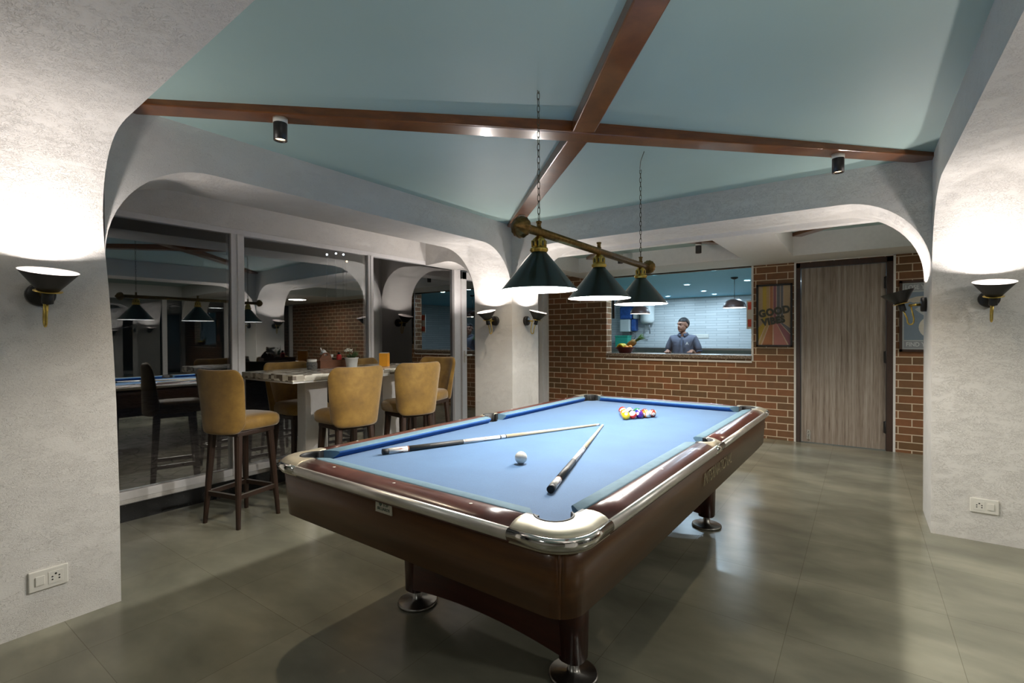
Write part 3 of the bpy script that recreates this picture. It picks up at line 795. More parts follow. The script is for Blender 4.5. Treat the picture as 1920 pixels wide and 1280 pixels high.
        for sv in (-1, 1): b.box((min(su*.678, su*.692), min(sv*.044, sv*.082), .745), (max(su*.678, su*.692), max(sv*.044, sv*.082), .8025))
        b.build('pocket', parent=T)
    # cabinet aprons
    def zbot(u, v):
        return .545 + (max(0, abs(v)-1.12)/.30)*.008
    r = .085; AU, AV = .752, 1.436
    per = []
    def corner(cu, cv, a0):
        return [(cu+r*math.cos(math.radians(a0+90*i/8)), cv+r*math.sin(math.radians(a0+90*i/8))) for i in range(9)]
    cor = [corner(AU-r, -AV+r, -90), corner(AU-r, AV-r, 0), corner(-AU+r, AV-r, 90), corner(-AU+r, -AV+r, 180)]
    def seg(p, q, n=8): return [(p[0]+(q[0]-p[0])*i/n, p[1]+(q[1]-p[1])*i/n) for i in range(n+1)]
    def apron(pts, name, mat):
        b = MB().mat(mat); rows = []
        for (u, v) in pts:
            zb = zbot(u, v); k = .985; kv = .99
            rows.append([(u, v, .752), (u*(1-(1-k)*.35), v*(1-(1-kv)*.35), .68), (u*k, v*kv, zb), (u*k-math.copysign(.022, u)*min(1, abs(u)/.6), v*kv-math.copysign(.022, v)*min(1, abs(v)/1.3), zb), (u*.965, v*.98, .752)])
        b.sweep(rows, wrap=True); return b.build(name, parent=T)
    near = seg(cor[3][-1], cor[0][0], 14)
    ap = apron(cor[3][1:]+near[1:-1]+cor[0][:4], 'end_apron', 'table_wood')
    apron(cor[0][3:]+seg(cor[0][-1], cor[1][0], 14)[1:-1]+cor[1][:6], 'side_apron', 'table_wood')
    apron(cor[1][5:]+seg(cor[1][-1], cor[2][0], 14)[1:-1]+cor[2][:4], 'end_apron', 'table_wood')
    apron(cor[2][3:]+seg(cor[2][-1], cor[3][0], 14)[1:-1]+cor[3][:2], 'side_apron', 'table_wood')
    # raised corner bead on the near right corner
    b = MB().mat('table_wood'); p = cor[0][3]; b.tube([(p[0]-.004, p[1]+.0, .75), (p[0]*.985-.004, p[1]*.99, .60)], .006, 8); b.build('corner_seam', parent=T)
    # number plate sticker on the near apron
    y = -AV*.997
    b = MB().mat('plate'); b.box((-.056, y-.0045, .702), (.034, y+.003, .746), Matrix.Rotation(-.02, 3, 'X')); s = b.build('maker_label', parent=T)
    tm = text_mesh('label_print', '\u2665 TOP\nBILLIARDS', .015, 'plate_ink', parent=s, loc=(-.011, y-.0052, .724), rot=(PI/2-.02, 0, 0), extrude=.0005)
    # worn lettering on the right side apron
    tm = text_mesh('side_lettering', 'INTERNATIONAL', .088, 'worn_gold', parent=T, loc=(.7500, .080, .650), rot=(PI/2-.0, 0, PI/2), extrude=.0006, spacing=1.0, xscale=.80)
    tm.rotation_euler = Euler((PI/2+.06, 0, PI/2))
    # pedestals
    for pv_ in (-.885, .985):
        z1 = .62
        n = 16; lo = []
        for i in range(n+1):
            u = -.455+.91*i/n; e = abs(u)/.50; z = .124-.048*e*e; lo.append((u, z))
        poly = lo + [(.455, z1), (-.455, z1)]
        b = MB().mat('red_wood'); b.prism(poly, pv_-.054, pv_+.054, lambda u, v, w: (u, w, v)); b.build('pedestal_board', parent=T, bevel=.006)
        for su in (-1, 1):
            b = MB().mat('red_wood'); rows = []
            for z, k in ((.075, .82), (.35, .93), (z1, 1.06)):
                ring = []
                for i in range(20):
                    a = 2*PI*i/20; ring.append((su*.445+.062*k*math.copysign(abs(math.cos(a))**.7, math.cos(a)), pv_+.068*k*math.copysign(abs(math.sin(a))**.7, math.sin(a)), z))
                rows.append(ring)
            b.sweep(rows, wrap=True); lg = b.build('leg', parent=T)
            b = MB().mat('steel'); b.lathe([(.0, .0), (.094, .0), (.097, .006), (.096, .013), (.090, .016), (.030, .019), (.026, .026), (.022, .027), (.022, .085)], (su*.445, pv_, 0), n=40, caps=False); b.build('levelling_foot', parent=lg)
    b = MB().mat('red_wood'); b.box((-.05, -.88, .36), (.05, .98, .56)); b.build('stretcher', parent=T)
simple('plate', (.50, .47, .38), .5, var=.1, scale=90)
simple('plate_ink', (.06, .10, .07), .5)
simple('worn_gold', (.34, .28, .17), .5, var=.6, scale=120)
pool_table()

# ------------------------------------------------------------------ balls
BC = {1: (.75, .50, .01), 2: (.01, .03, .30), 3: (.60, .02, .01), 4: (.06, .01, .20), 5: (.75, .17, .01), 6: (.01, .16, .05), 7: (.22, .02, .01), 8: (.008, .008, .008)}
def ball_mat(n):
    t = NT('ball_%d' % n); col = BC[n if n < 9 else n-8]
    tc = t.new('ShaderNodeTexCoord'); s = t.new('ShaderNodeSeparateXYZ'); t.l(tc.outputs['Object'], s.inputs[0])
    cx = t.math('GREATER_THAN', t.math('ABSOLUTE', s.outputs[0]), .0253)
    base = t.mix(0, col, col)
    if n > 8:
        st = t.math('LESS_THAN', t.math('ABSOLUTE', s.outputs[2]), .0145); base = t.mix(st, (.80, .78, .70), col)
    c = t.mix(cx, base, (.82, .80, .74))
    M[t.m.name] = t.set(color=c, rough=.12, coat=.6); return t.m.name
BR = .0275
def ball(n, u, v, rot, label, group=None):
    p = TL(u, v, BED+BR)
    b = MB()
    if n == 0: b.mat('ivory')
    else: b.mat(ball_mat(n))
    b.ball((0, 0, 0), BR, 28, 18)
    o = b.build('cue_ball' if n == 0 else 'pool_ball'); o.location = p; o.rotation_euler = rot
    tag(o, label, 'ball', group)
    if n:
        for sg in (1, -1):
            t = text_mesh('number', str(n), .013, 'black_plastic', parent=o, loc=(sg*(BR-.0004), 0, 0), rot=(PI/2, 0, sg*PI/2), extrude=.0006, offset=.0003)
ball(0, .125, -.785, (0, 0, 0), 'plain cream-white cue ball lying alone between the two cues')
NAMES = {1: 'solid yellow', 2: 'solid blue', 3: 'solid red', 4: 'solid purple', 5: 'solid orange', 6: 'solid green', 7: 'solid maroon', 8: 'black eight', 9: 'yellow striped', 10: 'blue striped', 11: 'red striped', 12: 'purple striped', 13: 'orange striped', 14: 'green striped', 15: 'maroon striped'}
RACK = [[1], [9, 11], [5, 8, 4], [12, 14, 2, 13], [3, 10, 6, 7, 15]]
PLACES = [['at the near tip of the racked triangle'], ['in the second row of the rack, left', 'in the second row of the rack, right'],
          ['in the third row of the rack, left', 'in the centre of the rack', 'on the right edge of the rack, third from the tip'],
          ['in the fourth row of the rack, left end', 'in the fourth row of the rack, inner left', 'in the fourth row of the rack, inner right', 'in the fourth row of the rack, right end'],
          ['at the far left corner of the rack', 'in the back row of the rack, second from left', 'in the middle of the back row of the rack', 'in the back row of the rack, second from right', 'at the far right corner of the rack']]
rr = random.Random(3)
for i, row in enumerate(RACK):
    for j, n in enumerate(row):
        u = .034+(j-i/2)*BR*2.03; v = .561+i*BR*2.03*.866
        rot = (rr.uniform(-1.2, 1.2), rr.uniform(-.7, .7), rr.uniform(0, 6.28))
        if n == 4: rot = (.5, -.35, -1.75)
        if n == 1: rot = (.2, .6, 2.0)
        if n == 11: rot = (.55, -.3, .4)
        if n == 13: rot = (PI/2, 0, 1.35)
        if n == 15: rot = (PI/2, 0, 2.19)
        ball(n, u, v, rot, '%s pool ball %s' % (NAMES[n], PLACES[i][j]), 'racked pool balls on the blue cloth')

# ------------------------------------------------------------------ cues
def cue(butt, tip, label, roll=0.):
    p0 = TL(*butt, 0); p1 = TL(*tip, 0); d = (p1-p0); L = d.length; az = math.atan2(d.y, d.x)
    R0, R1 = .0148, .0062
    dz = math.asin((R0-R1)/L)
    t = thing('pool_cue', label, 'cue', (p0.x, p0.y, BED+R0), az); t.rotation_euler = (0, dz, az)
    def r(s): return R0+(R1-R0)*s/L
    def seg(name, s0, s1, mat, extra=0, cap=True):
        b = MB().mat(mat); b.lathe([(r(s0)+extra, s0), (r(s1)+extra, s1)], (0, 0, 0), (1, 0, 0), 20); return b.build(name, parent=t)
    seg('bumper', 0, .028, 'black_rubber', -.0004)
    sl = seg('butt_sleeve', .030, .125, 'cue_white')
    b = MB().mat('cue_brown')
    for k in range(6):
        a = k*PI/3+.3+roll; c = [r(.07)*1.02]
        for (s0, s1, w0) in ((.045, .118, .0045),):
            pts = [(s0, 0), ((s0+s1)/2-.01, w0*.35), (s1, w0), (s1, -w0), ((s0+s1)/2-.01, -w0*.35)]
            vs = []
            for s_, q in pts:
                rad = r(s_)+.0003; ang = a+q/rad; vs.append(b.v((s_, rad*math.cos(ang), rad*math.sin(ang))))
            b.face(vs)
    b.build('inlay', parent=sl)
    seg('butt_ring', .1255, .131, 'cue_brown', .0003)
    seg('wrap', .132, .432, 'cue_wrap', .0004)
    fo = seg('forearm', .436, .655, 'cue_white')
    b = MB().mat('cue_brown')
    for k in range(6):
        a = k*PI/3+.3+roll; pts = [(.44, .006), (.44, -.006), (.62, 0)]; vs = []
        for s_, q in pts:
            rad = r(s_)+.0004; ang = a+q/rad; vs.append(b.v((s_, rad*math.cos(ang), rad*math.sin(ang))))
        b.face(vs)
    b.build('inlay', parent=fo)
    seg('forearm_ring', .432, .437, 'trim_metal', .0004)
    j = seg('joint_collar', .656, .700, 'cue_white', .0002)
    for s_ in (.658, .693):
        b = MB().mat('black_plastic'); b.lathe([(r(s_)+.0005, s_), (r(s_)+.0005, s_+.006)], ax=(1, 0, 0), n=18); b.build('joint_ring', parent=j)
    seg('shaft', .700, L-.030, 'cue_maple')
    seg('ferrule', L-.030, L-.006, 'cue_white', .0001)
    seg('tip', L-.006, L, 'plate_ink', -.0002)
cue((-.512, -1.043), (-.014, .262), 'pool cue with white butt and black grip, lying left of the cue ball', .2)
cue((.453, -1.060), (.010, .262), 'pool cue lying right of the cue ball, butt towards the near corner pocket', .5)
# ------------------------------------------------------------------ bar stools
def make_stool():
    t = thing('bar_stool', 'x x x x', 'bar stool')
    # faces +x; origin on the floor
    def sup(a, rx, ry, e=.55):
        return rx*math.copysign(abs(math.cos(a))**e, math.cos(a)), ry*math.copysign(abs(math.sin(a))**e, math.sin(a))
    b = MB().mat('velvet'); rows = []
    for z, k in ((.672, .80), (.676, .93), (.690, .985), (.715, 1.0), (.742, .99), (.758, .93), (.768, .80), (.772, .45), (.773, .1)):
        ring = []
        for i in range(32):
            a = 2*PI*i/32; x, y = sup(a, .215*k, .200*k); ring.append((x+.015, y*(1-.14*max(0, min(1, (.10-x)/.25))), z + (.004*math.cos(x*6) if z > .76 else 0)))
        rows.append(ring)
    b.sweep(rows, wrap=True); b.build('seat', parent=t)
    # backrest: curved shell wrapping the rear half, flaring upwards, top corners rounded
    b = MB().mat('velvet')
    NU, NV = 25, 13
    outer = []; inner = []
    for i in range(NU):
        f = -1+2*i/(NU-1)
        ro, ri = [], []
        for j in range(NV):
            g = j/(NV-1)
            hw = .190+.042*g**.9                   # half width, flares upward
            a = f*1.0
            yy = hw*math.sin(a*PI/2)/math.sin(PI/2)
            wrap = (1-math.cos(a*PI/2))
            xx = -.236-.006*g + wrap*(.125*(1-.30*g))
            top = 1.105 - .085*max(0, abs(f)-.55)**2/.2025 - .004*math.cos(f*3)
            bot = .662 + .06*max(0, abs(f)-.6)**2/.16
            z = bot + (top-bot)*g
            nx, ny = math.cos(a*PI/2*.9), -math.sin(a*PI/2*.9)
            th = .048*(1-.25*g)
            ro.append(Vector((xx, yy, z))); ri.append(Vector((xx+nx*th, yy+ny*th, z-.004*g)))
        outer.append(ro); inner.append(ri)
    rows = []
    for i in range(NU):
        o_, n_ = outer[i], inner[i]
        mid = (o_[-1]+n_[-1])/2 + Vector((0, 0, .012)); lo = (o_[0]+n_[0])/2 - Vector((0, 0, .008))
        rows.append(o_ + [mid] + n_[::-1] + [lo])
    b.sweep(rows, wrap=True)
    b.build('backrest', parent=t, subsurf=1)
    b = MB().mat('stool_wood')
    b.box((-.155, -.155, .635), (.155, .155, .672)); b.build('seat_frame', parent=t, bevel=.008)
    for sx in (-1, 1):
        for sy in (-1, 1):
            p0 = Vector((sx*.130, sy*.130, .645)); p1 = Vector((sx*.168, sy*.168, 0)); b = MB().mat('stool_wood')
            rows = []
            for f_, r in ((0, .024), (.55, .0185), (1, .013)):
                c = p0.lerp(p1, f_); rows.append([(c.x+r*q[0], c.y+r*q[1], c.z) for q in ((1, .55), (.55, 1), (-.55, 1), (-1, .55), (-1, -.55), (-.55, -1), (.55, -1), (1, -.55))])
            b.sweep(rows, wrap=True, sm=False); b.build('leg', parent=t)
    zf = .215; k = .130+.038*(1-zf/.645)
    for p, q in (((-k, -k), (k, -k)), ((k, -k), (k, k)), ((k, k), (-k, k)), ((-k, k), (-k, -k))):
        b = MB().mat('stool_wood'); d = Vector((q[0]-p[0], q[1]-p[1], 0)).normalized(); n = Vector((-d.y, d.x, 0))*.009
        a = [Vector((*p, 0))+n, Vector((*p, 0))-n, Vector((*q, 0))-n, Vector((*q, 0))+n]
        lo = [b.v(v_+Vector((0, 0, zf-.015))) for v_ in a]; hi = [b.v(v_+Vector((0, 0, zf+.015))) for v_ in a]
        b.face(lo); b.face(hi)
        for i in range(4): b.face([lo[i], lo[(i+1) % 4], hi[(i+1) % 4], hi[i]])
        fr = b.build('foot_rail', parent=t)
        b = MB().mat('trim_metal'); a2 = [v_*.93 for v_ in a]; lo = [b.v(Vector((v_.x, v_.y, zf+.0155))) for v_ in a]; hi = [b.v(Vector((v_.x, v_.y, zf+.0175))) for v_ in a]
        b.face(lo); b.face(hi)
        for i in range(4): b.face([lo[i], lo[(i+1) % 4], hi[(i+1) % 4], hi[i]])
        b.build('kick_plate', parent=fr)
    return t
st0 = make_stool(); st0['group'] = 'mustard velvet bar stools around the high table'
R = math.radians
STOOLS = [
 ((-3.715, 1.775), R(103), 'mustard velvet bar stool standing alone at the near left end of the high table'),
 ((-4.03, 2.42), R(2), 'mustard velvet stool on the window side, under the near end of the table'),
 ((-3.275, 2.36), R(172), 'mustard velvet bar stool turned to the table, directly in front of the white flower pot'),
 ((-3.29, 3.02), R(168), 'mustard velvet bar stool turned to the table, to the right of the orange box'),
 ((-3.72, 3.70), R(-78), 'mustard velvet bar stool at the far right end of the high table'),
 ((-4.02, 3.22), R(4), 'mustard velvet stool on the window side, its top edge showing behind the flower pot'),
]
for i, ((x, y), rz, lb) in enumerate(STOOLS):
    s = st0 if i == 0 else copy_tree(st0)
    s.location = (x, y, 0); s.rotation_euler = (0, 0, rz); s['label'] = lb

# ------------------------------------------------------------------ high table and what stands on it
ZT = 1.055
def high_table():
    t = thing('high_table', 'high bar table with mosaic stone-patterned top and two white slab legs by the window', 'table', (-3.70, 2.70, 0))
    b = MB().mat('mosaic'); b.box((-.37, -.75, ZT-.048), (.37, .75, ZT)); b.build('table_top', parent=t, bevel=.003)
    b = MB().mat('white_paint'); b.box((-.365, -.745, ZT-.060), (.365, .745, ZT-.0485)); b.build('under_board', parent=t)
    for y in (-.36, .42):
        b = MB().mat('white_frame'); b.box((-.06, y-.10, .0), (.06, y+.10, ZT-.0605)); b.build('leg', parent=t, bevel=.004)
high_table()
def on_table():
    x, y = -3.784, 2.391
    t = thing('glass_jar', 'small round glass jar with pale filling at the left of the table', 'jar', (x, y, ZT))
    b = MB().mat('clear_glass'); b.lathe([(.030, 0), (.038, .004), (.044, .02), (.044, .050), (.040, .062), (.036, .066)], n=28, caps=False); b.lathe([(.0, 0), (.030, 0)], n=28, caps=False); b.build('glass_body', parent=t)
    b = MB().mat('jar_fill'); b.lathe([(.028, .004), (.040, .018), (.040, .048), (.034, .055)], n=20); b.build('filling', parent=t)
    b = MB().mat('white_plastic'); b.lathe([(.036, .066), (.039, .067), (.039, .086), (.036, .089)], n=28); b.build('lid', parent=t)
    # wooden caddy
    c = thing('condiment_caddy', 'brown wooden condiment caddy with cut-out handle standing on the high table', 'caddy', (-3.905, 2.66, ZT), R(2))
    b = MB().mat('caddy_wood'); b.box((-.065, -.16, 0), (.065, .16, .010)); b.build('base', parent=c)
    for x0 in (-.065, .055):
        b = MB().mat('caddy_wood'); b.box((x0, -.16, .01), (x0+.010, .16, .070)); b.build('side_board', parent=c)
    for y0 in (-.16, .15):
        b = MB().mat('caddy_wood'); b.box((-.055, y0, .01), (.055, y0+.010, .070)); b.build('end_board', parent=c)
    # tall handle board with slot (stands along the caddy's near half)
    pts = [(-.148, .010), (-.148, .085), (-.115, .128), (-.098, .138), (-.060, .138), (-.040, .122), (-.015, .07), (-.015, .010)]
    b = MB().mat('caddy_wood')
    hole = [(-.098, .112), (-.098, .124), (-.066, .124), (-.066, .112)]
    b.prism([(-.148, .010), (-.148, .085), (-.115, .128), (-.098, .138), (-.098, .010)], .030, .040, lambda u, v, w: (w, u, v))
    b.prism([(-.066, .010), (-.066, .138), (-.060, .138), (-.040, .122), (-.015, .07), (-.015, .010)], .030, .040, lambda u, v, w: (w, u, v))
    b.box((.030, -.098, .010), (.040, -.066, .112)); b.box((.030, -.098, .124), (.040, -.066, .138)); b.build('handle_board', parent=c)
    # tissues
    b = MB().mat('tissue'); rr = random.Random(5)
    NX, NY = 12, 9; rows = []
    for i in range(NX):
        row = []
        for j in range(NY):
            f, g = i/(NX-1), j/(NY-1)
            row.append((-.03+.05*g+.008*math.sin(f*9), -.10+.095*f+.012*math.sin(g*8), .075+.095*math.sin(PI*(.15+.7*g))*(1-.75*f)+.020*math.sin(f*17+g*5)*(.4+g)))
        rows.append(row)
    b.sweep(rows, caps=False); o = b.build('paper_napkins', parent=None, loc=(-3.905, 2.66, ZT), rot=(0, 0, R(2)), solid=.004)
    tag(o, 'crumpled white paper napkins sticking up out of the wooden caddy', 'napkins')
    k = thing('sauce_bottle', 'red sauce bottle with black cap standing in the wooden caddy', 'bottle', (-3.885, 2.725, ZT+.0105))
    b = MB().mat('ketchup'); b.lathe([(.020, 0), (.023, .004), (.023, .075), (.022, .098), (.012, .108)], n=20); b.build('bottle_body', parent=k)
    b = MB().mat('black_plastic'); b.lathe([(.013, .108), (.013, .124), (.006, .130)], n=16); b.build('cap', parent=k)
    b = MB().mat('black_plastic'); b.lathe([(.0236, .028), (.0236, .040)], n=20); b.build('label_band', parent=k)
    # flower pot
    p = thing('flower_pot', 'white pot of small white flowers standing behind the middle bar stool', 'potted plant', (-3.72, 2.74, ZT))
    b = MB().mat('white_pot'); b.lathe([(.0, 0), (.042, 0), (.045, .004), (.056, .083), (.061, .084), (.061, .092), (.054, .092), (.052, .078), (.0, .078)], n=32, caps=False); b.build('pot', parent=p)
    b = MB().mat('leaf'); rr = random.Random(11)
    for i in range(46):
        a, s = rr.uniform(0, 2*PI), rr.uniform(.01, .05); h = rr.uniform(.03, .075); dx, dy = s*math.cos(a), s*math.sin(a)
        b.tube([(dx*.4, dy*.4, .08), (dx, dy, .08+h*.6), (dx*1.5, dy*1.5, .08+h)], [.0016, .003, .0006], 4)
    b.tube([(.0, .03, .08), (.0, .038, .14), (.004, .045, .195)], [.004, .003, .001], 5)
    b.build('stems', parent=p)
    b = MB().mat('petal')
    for i in range(60):
        a, s = rr.uniform(0, 2*PI), rr.uniform(0, 1)**.6; cx, cy, cz = .0+.030*s*math.cos(a), -.028+.046*s*math.sin(a), .148+.022*math.sqrt(max(0, 1-s*s))+rr.uniform(-.012, .006)
        b.ball((cx, cy, cz), rr.uniform(.004, .0075), 7, 5, (1, 1, .6))
    b.build('blossoms', parent=p)
    o = MB().mat('orange_paper'); o.box((-.040, -.046, 0), (.040, .046, .122)); o.mat('white_plastic')
    bx = o.build('menu_holder', bevel=.002, loc=(-3.66, 3.06, ZT), rot=(0, 0, R(38)))
    tag(bx, 'plain orange upright block standing on the high table', 'menu holder')
    bb = MB().mat('white_plastic'); bb.box((-.036, -.042, .1221), (.036, .042, .126)); bb.build('top_card', parent=bx)
on_table()

# ------------------------------------------------------------------ wall sockets
def wall_socket(loc, rz, label, flip=1, w=.136, h=.092):
    t = thing('wall_socket', label, 'socket', loc, rz)
    b = MB().mat('white_plastic'); b.box((-w/2, -.010, -h/2), (w/2, 0, h/2)); b.build('cover_plate', parent=t, bevel=.004)
    b = MB().mat('white_plastic'); b.box((flip*.030-.016, -.0145, -.021), (flip*.030+.016, -.010, .021)); b.build('switch', parent=t, bevel=.002)
    b = MB().mat('white_plastic'); b.box((-flip*.024-.026, -.0115, -.028), (-flip*.024+.026, -.010, .028)); so = b.build('socket_face', parent=t, bevel=.001)
    for dx, dz, r in ((0, .014, .0042), (-.012, .003, .0034), (.012, .003, .0034), (-.012, -.010, .0034), (.012, -.010, .0034)):
        b = MB().mat('black_plastic'); b.lathe([(r, 0), (r, .0006)], (-flip*.024+dx, -.0115, dz), (0, -1, 0), 12); b.build('pin_hole', parent=so)
wall_socket((XA1, .586, .229), PI/2, 'cream switch and socket plate low on the near left plaster pier', -1)
wall_socket((.640, YB0, .232), 0, 'cream switch and socket plate low on the right plaster pier', 1)
for n_, o in [(o.name, o) for o in bpy.data.objects if o.get('category') == 'socket']: pass

# ------------------------------------------------------------------ posters
PAL = {'p_cream': (0.468, 0.351, 0.221), 'p_tan': (0.52, 0.351, 0.156), 'p_yellow': (0.546, 0.377, 0.065), 'p_orange': (0.468, 0.195, 0.091), 'p_pink': (0.52, 0.221, 0.195), 'p_mauve': (0.312, 0.13, 0.156), 'p_grey': (0.169, 0.169, 0.195), 'p_line': (0.65, 0.494, 0.377), 'p_dark': (0.075, 0.075, 0.06), 'p_slate': (0.169, 0.221, 0.273), 'p_border': (0.39, 0.416, 0.416), 'p_bandgrey': (0.26, 0.273, 0.286), 'p_letter': (0.546, 0.572, 0.572), 'p_sand': (0.442, 0.403, 0.325), 'p_moon': (0.546, 0.52, 0.442)}
for k, c in PAL.items(): simple(k, c, .6, var=.04)
def poster_good():
    x0, x1, z0, z1 = -1.107, -.700, 1.180, 1.972
    cx, cz = (x0+x1)/2, (z0+z1)/2; W, H = x1-x0, z1-z0
    t = thing('framed_poster', 'framed retro stripe poster reading GOOD VIBES between hatch and door', 'poster', (cx, YK, cz))
    fw = .022
    f = MB().mat('black_paint'); f.box((-W/2, -.028, -H/2), (-W/2+fw, -.002, H/2)); f.box((W/2-fw, -.028, -H/2), (W/2, -.002, H/2)); f.box((-W/2, -.028, -H/2), (W/2, -.002, -H/2+fw)); f.box((-W/2, -.028, H/2-fw), (W/2, -.002, H/2)); f.build('frame', parent=t)
    iw, ih = W-2*fw, H-2*fw
    def P(u, v, w): return (-iw/2+u*iw, w, -ih/2+v*ih)
    b = MB().mat('p_cream'); b.prism([(0, 0), (1, 0), (1, 1), (0, 1)], -.010, -.004, P)
    n = 0
    def strip(poly, m):
        nonlocal n
        n += 1; b.mat(m); b.prism(poly, -.0105-.0002*n, -.010, P)
    ux = [.14, .26, .36, .47, .575, .69, .79]; ms = ['p_yellow', 'p_tan', 'p_orange', 'p_mauve', 'p_grey', 'p_grey']
    hz = .365
    bx_ = [-.55, -.02, .10, .47, .93, 1.30, 1.75]
    for i in range(6):
        strip([(ux[i], hz), (ux[i+1], hz), (ux[i+1], 1), (ux[i], 1)], ms[i])
    def clipx(pl):
        for axis, lim, sg in ((0, 0, 1), (0, 1, -1), (1, 0, 1)):
            out = []
            for i in range(len(pl)):
                p, q = pl[i], pl[(i+1) % len(pl)]; ip = (p[axis]-lim)*sg >= 0; iq = (q[axis]-lim)*sg >= 0
                if ip: out.append(p)
                if ip != iq:
                    f_ = (lim-p[axis])/(q[axis]-p[axis]); out.append((p[0]+(q[0]-p[0])*f_, p[1]+(q[1]-p[1])*f_))
            pl = out
        return pl
    ms2 = ['p_yellow', 'p_tan', 'p_orange', 'p_pink', 'p_mauve', 'p_grey']
    for i in range(6):
        pl = clipx([(bx_[i], 0), (bx_[i+1], 0), (ux[i+1], hz), (ux[i], hz)])
        if len(pl) > 2: strip(pl, ms2[i])
    for i in range(1, 7):
        lw = .008
        if i > 1: strip([(ux[i]-lw, hz), (ux[i]+lw, hz), (ux[i]+lw, 1), (ux[i]-lw, 1)], 'p_line')
        pl = clipx([(bx_[i]-.022, 0), (bx_[i]+.022, 0), (ux[i]+lw, hz), (ux[i]-lw, hz)])
        if len(pl) > 2: strip(pl, 'p_line')
    b.build('artwork', parent=t)
    for txt, u, v, s in (('GOOD', .50, .560, .124), ('VIBES', .475, .405, .116)):
        text_mesh('lettering', txt, s, 'p_dark', parent=t, loc=P(u, v, -.0152), rot=(PI/2, -.17, 0), extrude=.0006, offset=.0075, spacing=1.08, xscale=.88)
poster_good()
def poster_lose():
    x0, x1, z0, z1 = .345, .885, 1.135, 1.925
    cx, cz = (x0+x1)/2, (z0+z1)/2; W, H = x1-x0, z1-z0
    t = thing('framed_poster', 'framed grey-blue poster reading LOSE and FIND, partly hidden behind the right pier', 'poster', (cx, YK, cz))
    fw = .026
    f = MB().mat('frame_wood'); f.box((-W/2, -.028, -H/2), (-W/2+fw, -.002, H/2)); f.box((W/2-fw, -.028, -H/2), (W/2, -.002, H/2)); f.box((-W/2, -.028, -H/2), (W/2, -.002, -H/2+fw)); f.box((-W/2, -.028, H/2-fw), (W/2, -.002, H/2)); f.build('frame', parent=t)
    iw, ih = W-2*fw, H-2*fw
    def P(u, v, w): return (-iw/2+u*iw, w, -ih/2+v*ih)
    b = MB().mat('p_border'); b.prism([(0, 0), (1, 0), (1, 1), (0, 1)], -.010, -.004, P)
    def el(cu, cv, ru, rv, n=26, a0=0, a1=2*PI): return [(cu+ru*math.cos(a0+(a1-a0)*i/n), cv+rv*math.sin(a0+(a1-a0)*i/n)) for i in range(n)]
    b.mat('p_slate'); b.prism([(.03, .14), (.97, .14), (.97, .86), (.03, .86)], -.0104, -.010, P)
    b.mat('p_bandgrey'); b.prism([(.03, .02), (.97, .02), (.97, .125), (.03, .125)], -.0104, -.010, P); b.prism([(.03, .88), (.97, .88), (.97, .98), (.03, .98)], -.0104, -.010, P)
    b.mat('p_sand'); b.prism([(.03, .74), (.25, .79), (.6, .80), (.97, .76), (.97, .70), (.5, .71), (.2, .70)], -.0108, -.010, P)
    b.mat('p_moon'); b.prism(el(.55, .33, .26, .17), -.0110, -.010, P)
    b.mat('p_border'); b.prism([(.22, .60), (.30, .64), (.55, .60), (.62, .50), (.50, .47), (.35, .52)], -.0112, -.010, P)
    b.mat('p_dark'); b.prism(el(.60, .38, .05, .035), -.0114, -.010, P); b.prism(el(.42, .28, .03, .02), -.0114, -.010, P)
    b.build('artwork', parent=t)
    text_mesh('lettering', 'LOSE YOUR MIND', .068, 'p_letter', parent=t, loc=P(.50, .930, -.0112), rot=(PI/2, 0, 0), extrude=.0005, offset=.0012, xscale=.80)
    text_mesh('lettering', 'FIND YOUR SOUL', .066, 'p_letter', parent=t, loc=P(.50, .072, -.0112), rot=(PI/2, 0, 0), extrude=.0005, offset=.0012, xscale=.80)
poster_lose()
# ------------------------------------------------------------------ kitchen things
simple('heater_white', (.72, .74, .72), .35, var=.02)
simple('purifier_blue', (.04, .12, .40), .3, var=.3, scale=14)
simple('crate_green', (.02, .32, .22), .5, var=.05)
simple('bowl_red', (.09, .008, .01), .4, var=.2)
simple('banana', (.62, .50, .03), .5, var=.2, scale=20)
simple('pineapple_skin', (.30, .16, .04), .7, var=.5, scale=90)
simple('pine_leaf', (.10, .18, .05), .6, var=.3)
simple('orange_fruit', (.75, .32, .06), .5, var=.1)
simple('copper_shade', (.13, .075, .065), .4, var=.1)
simple('sign_red', (.62, .10, .06), .5)
simple('cable', (.30, .31, .33), .6)
# ceiling downlights; the last two are hidden fill, added to light the man
KL = [(-2.577, 9.081), (-2.666, 10.60), (-2.683, 11.58), (-3.701, 11.50), (-3.651, 10.47), (-1.566, 9.011), (-5.2, 9.4), (-.3, 9.6), (-2.55, 7.265), (-1.7, 7.265)]
KLAB = ['nearest of the kitchen downlights, above the standing man', 'second kitchen downlight behind the one above the man', 'third and farthest kitchen downlight in the row above the man',
        'far left kitchen downlight beside the last pendant shade', 'left kitchen downlight next to the green lamp shade edge', 'kitchen downlight at the right edge of the serving hatch', 'kitchen downlight hidden behind the brick left of the hatch', 'kitchen downlight hidden behind the door', 'hidden fill downlight added just inside the hatch, in front of the man', 'hidden fill downlight added just inside the hatch, right of the man']
for i, ((x, y), lb) in enumerate(zip(KL, KLAB)):
    t = thing('downlight', lb, 'downlight', (x, y, KZ), 0, 'round recessed kitchen downlights')
    b = MB().mat('white_plastic'); b.lathe([(.065, -.001), (.068, -.008), (.048, -.010)], n=24, caps=False); b.build('rim', parent=t)
    b = MB().mat('bulb_cool'); b.lathe([(.0, -.007), (.050, -.007)], n=24, caps=False); b.build('lens', parent=t)
    lamp('AREA', 'downlight_lamp', (0, 0, -.013), PW_KITCHEN, C_KITCHEN, size=.10, parent=t)
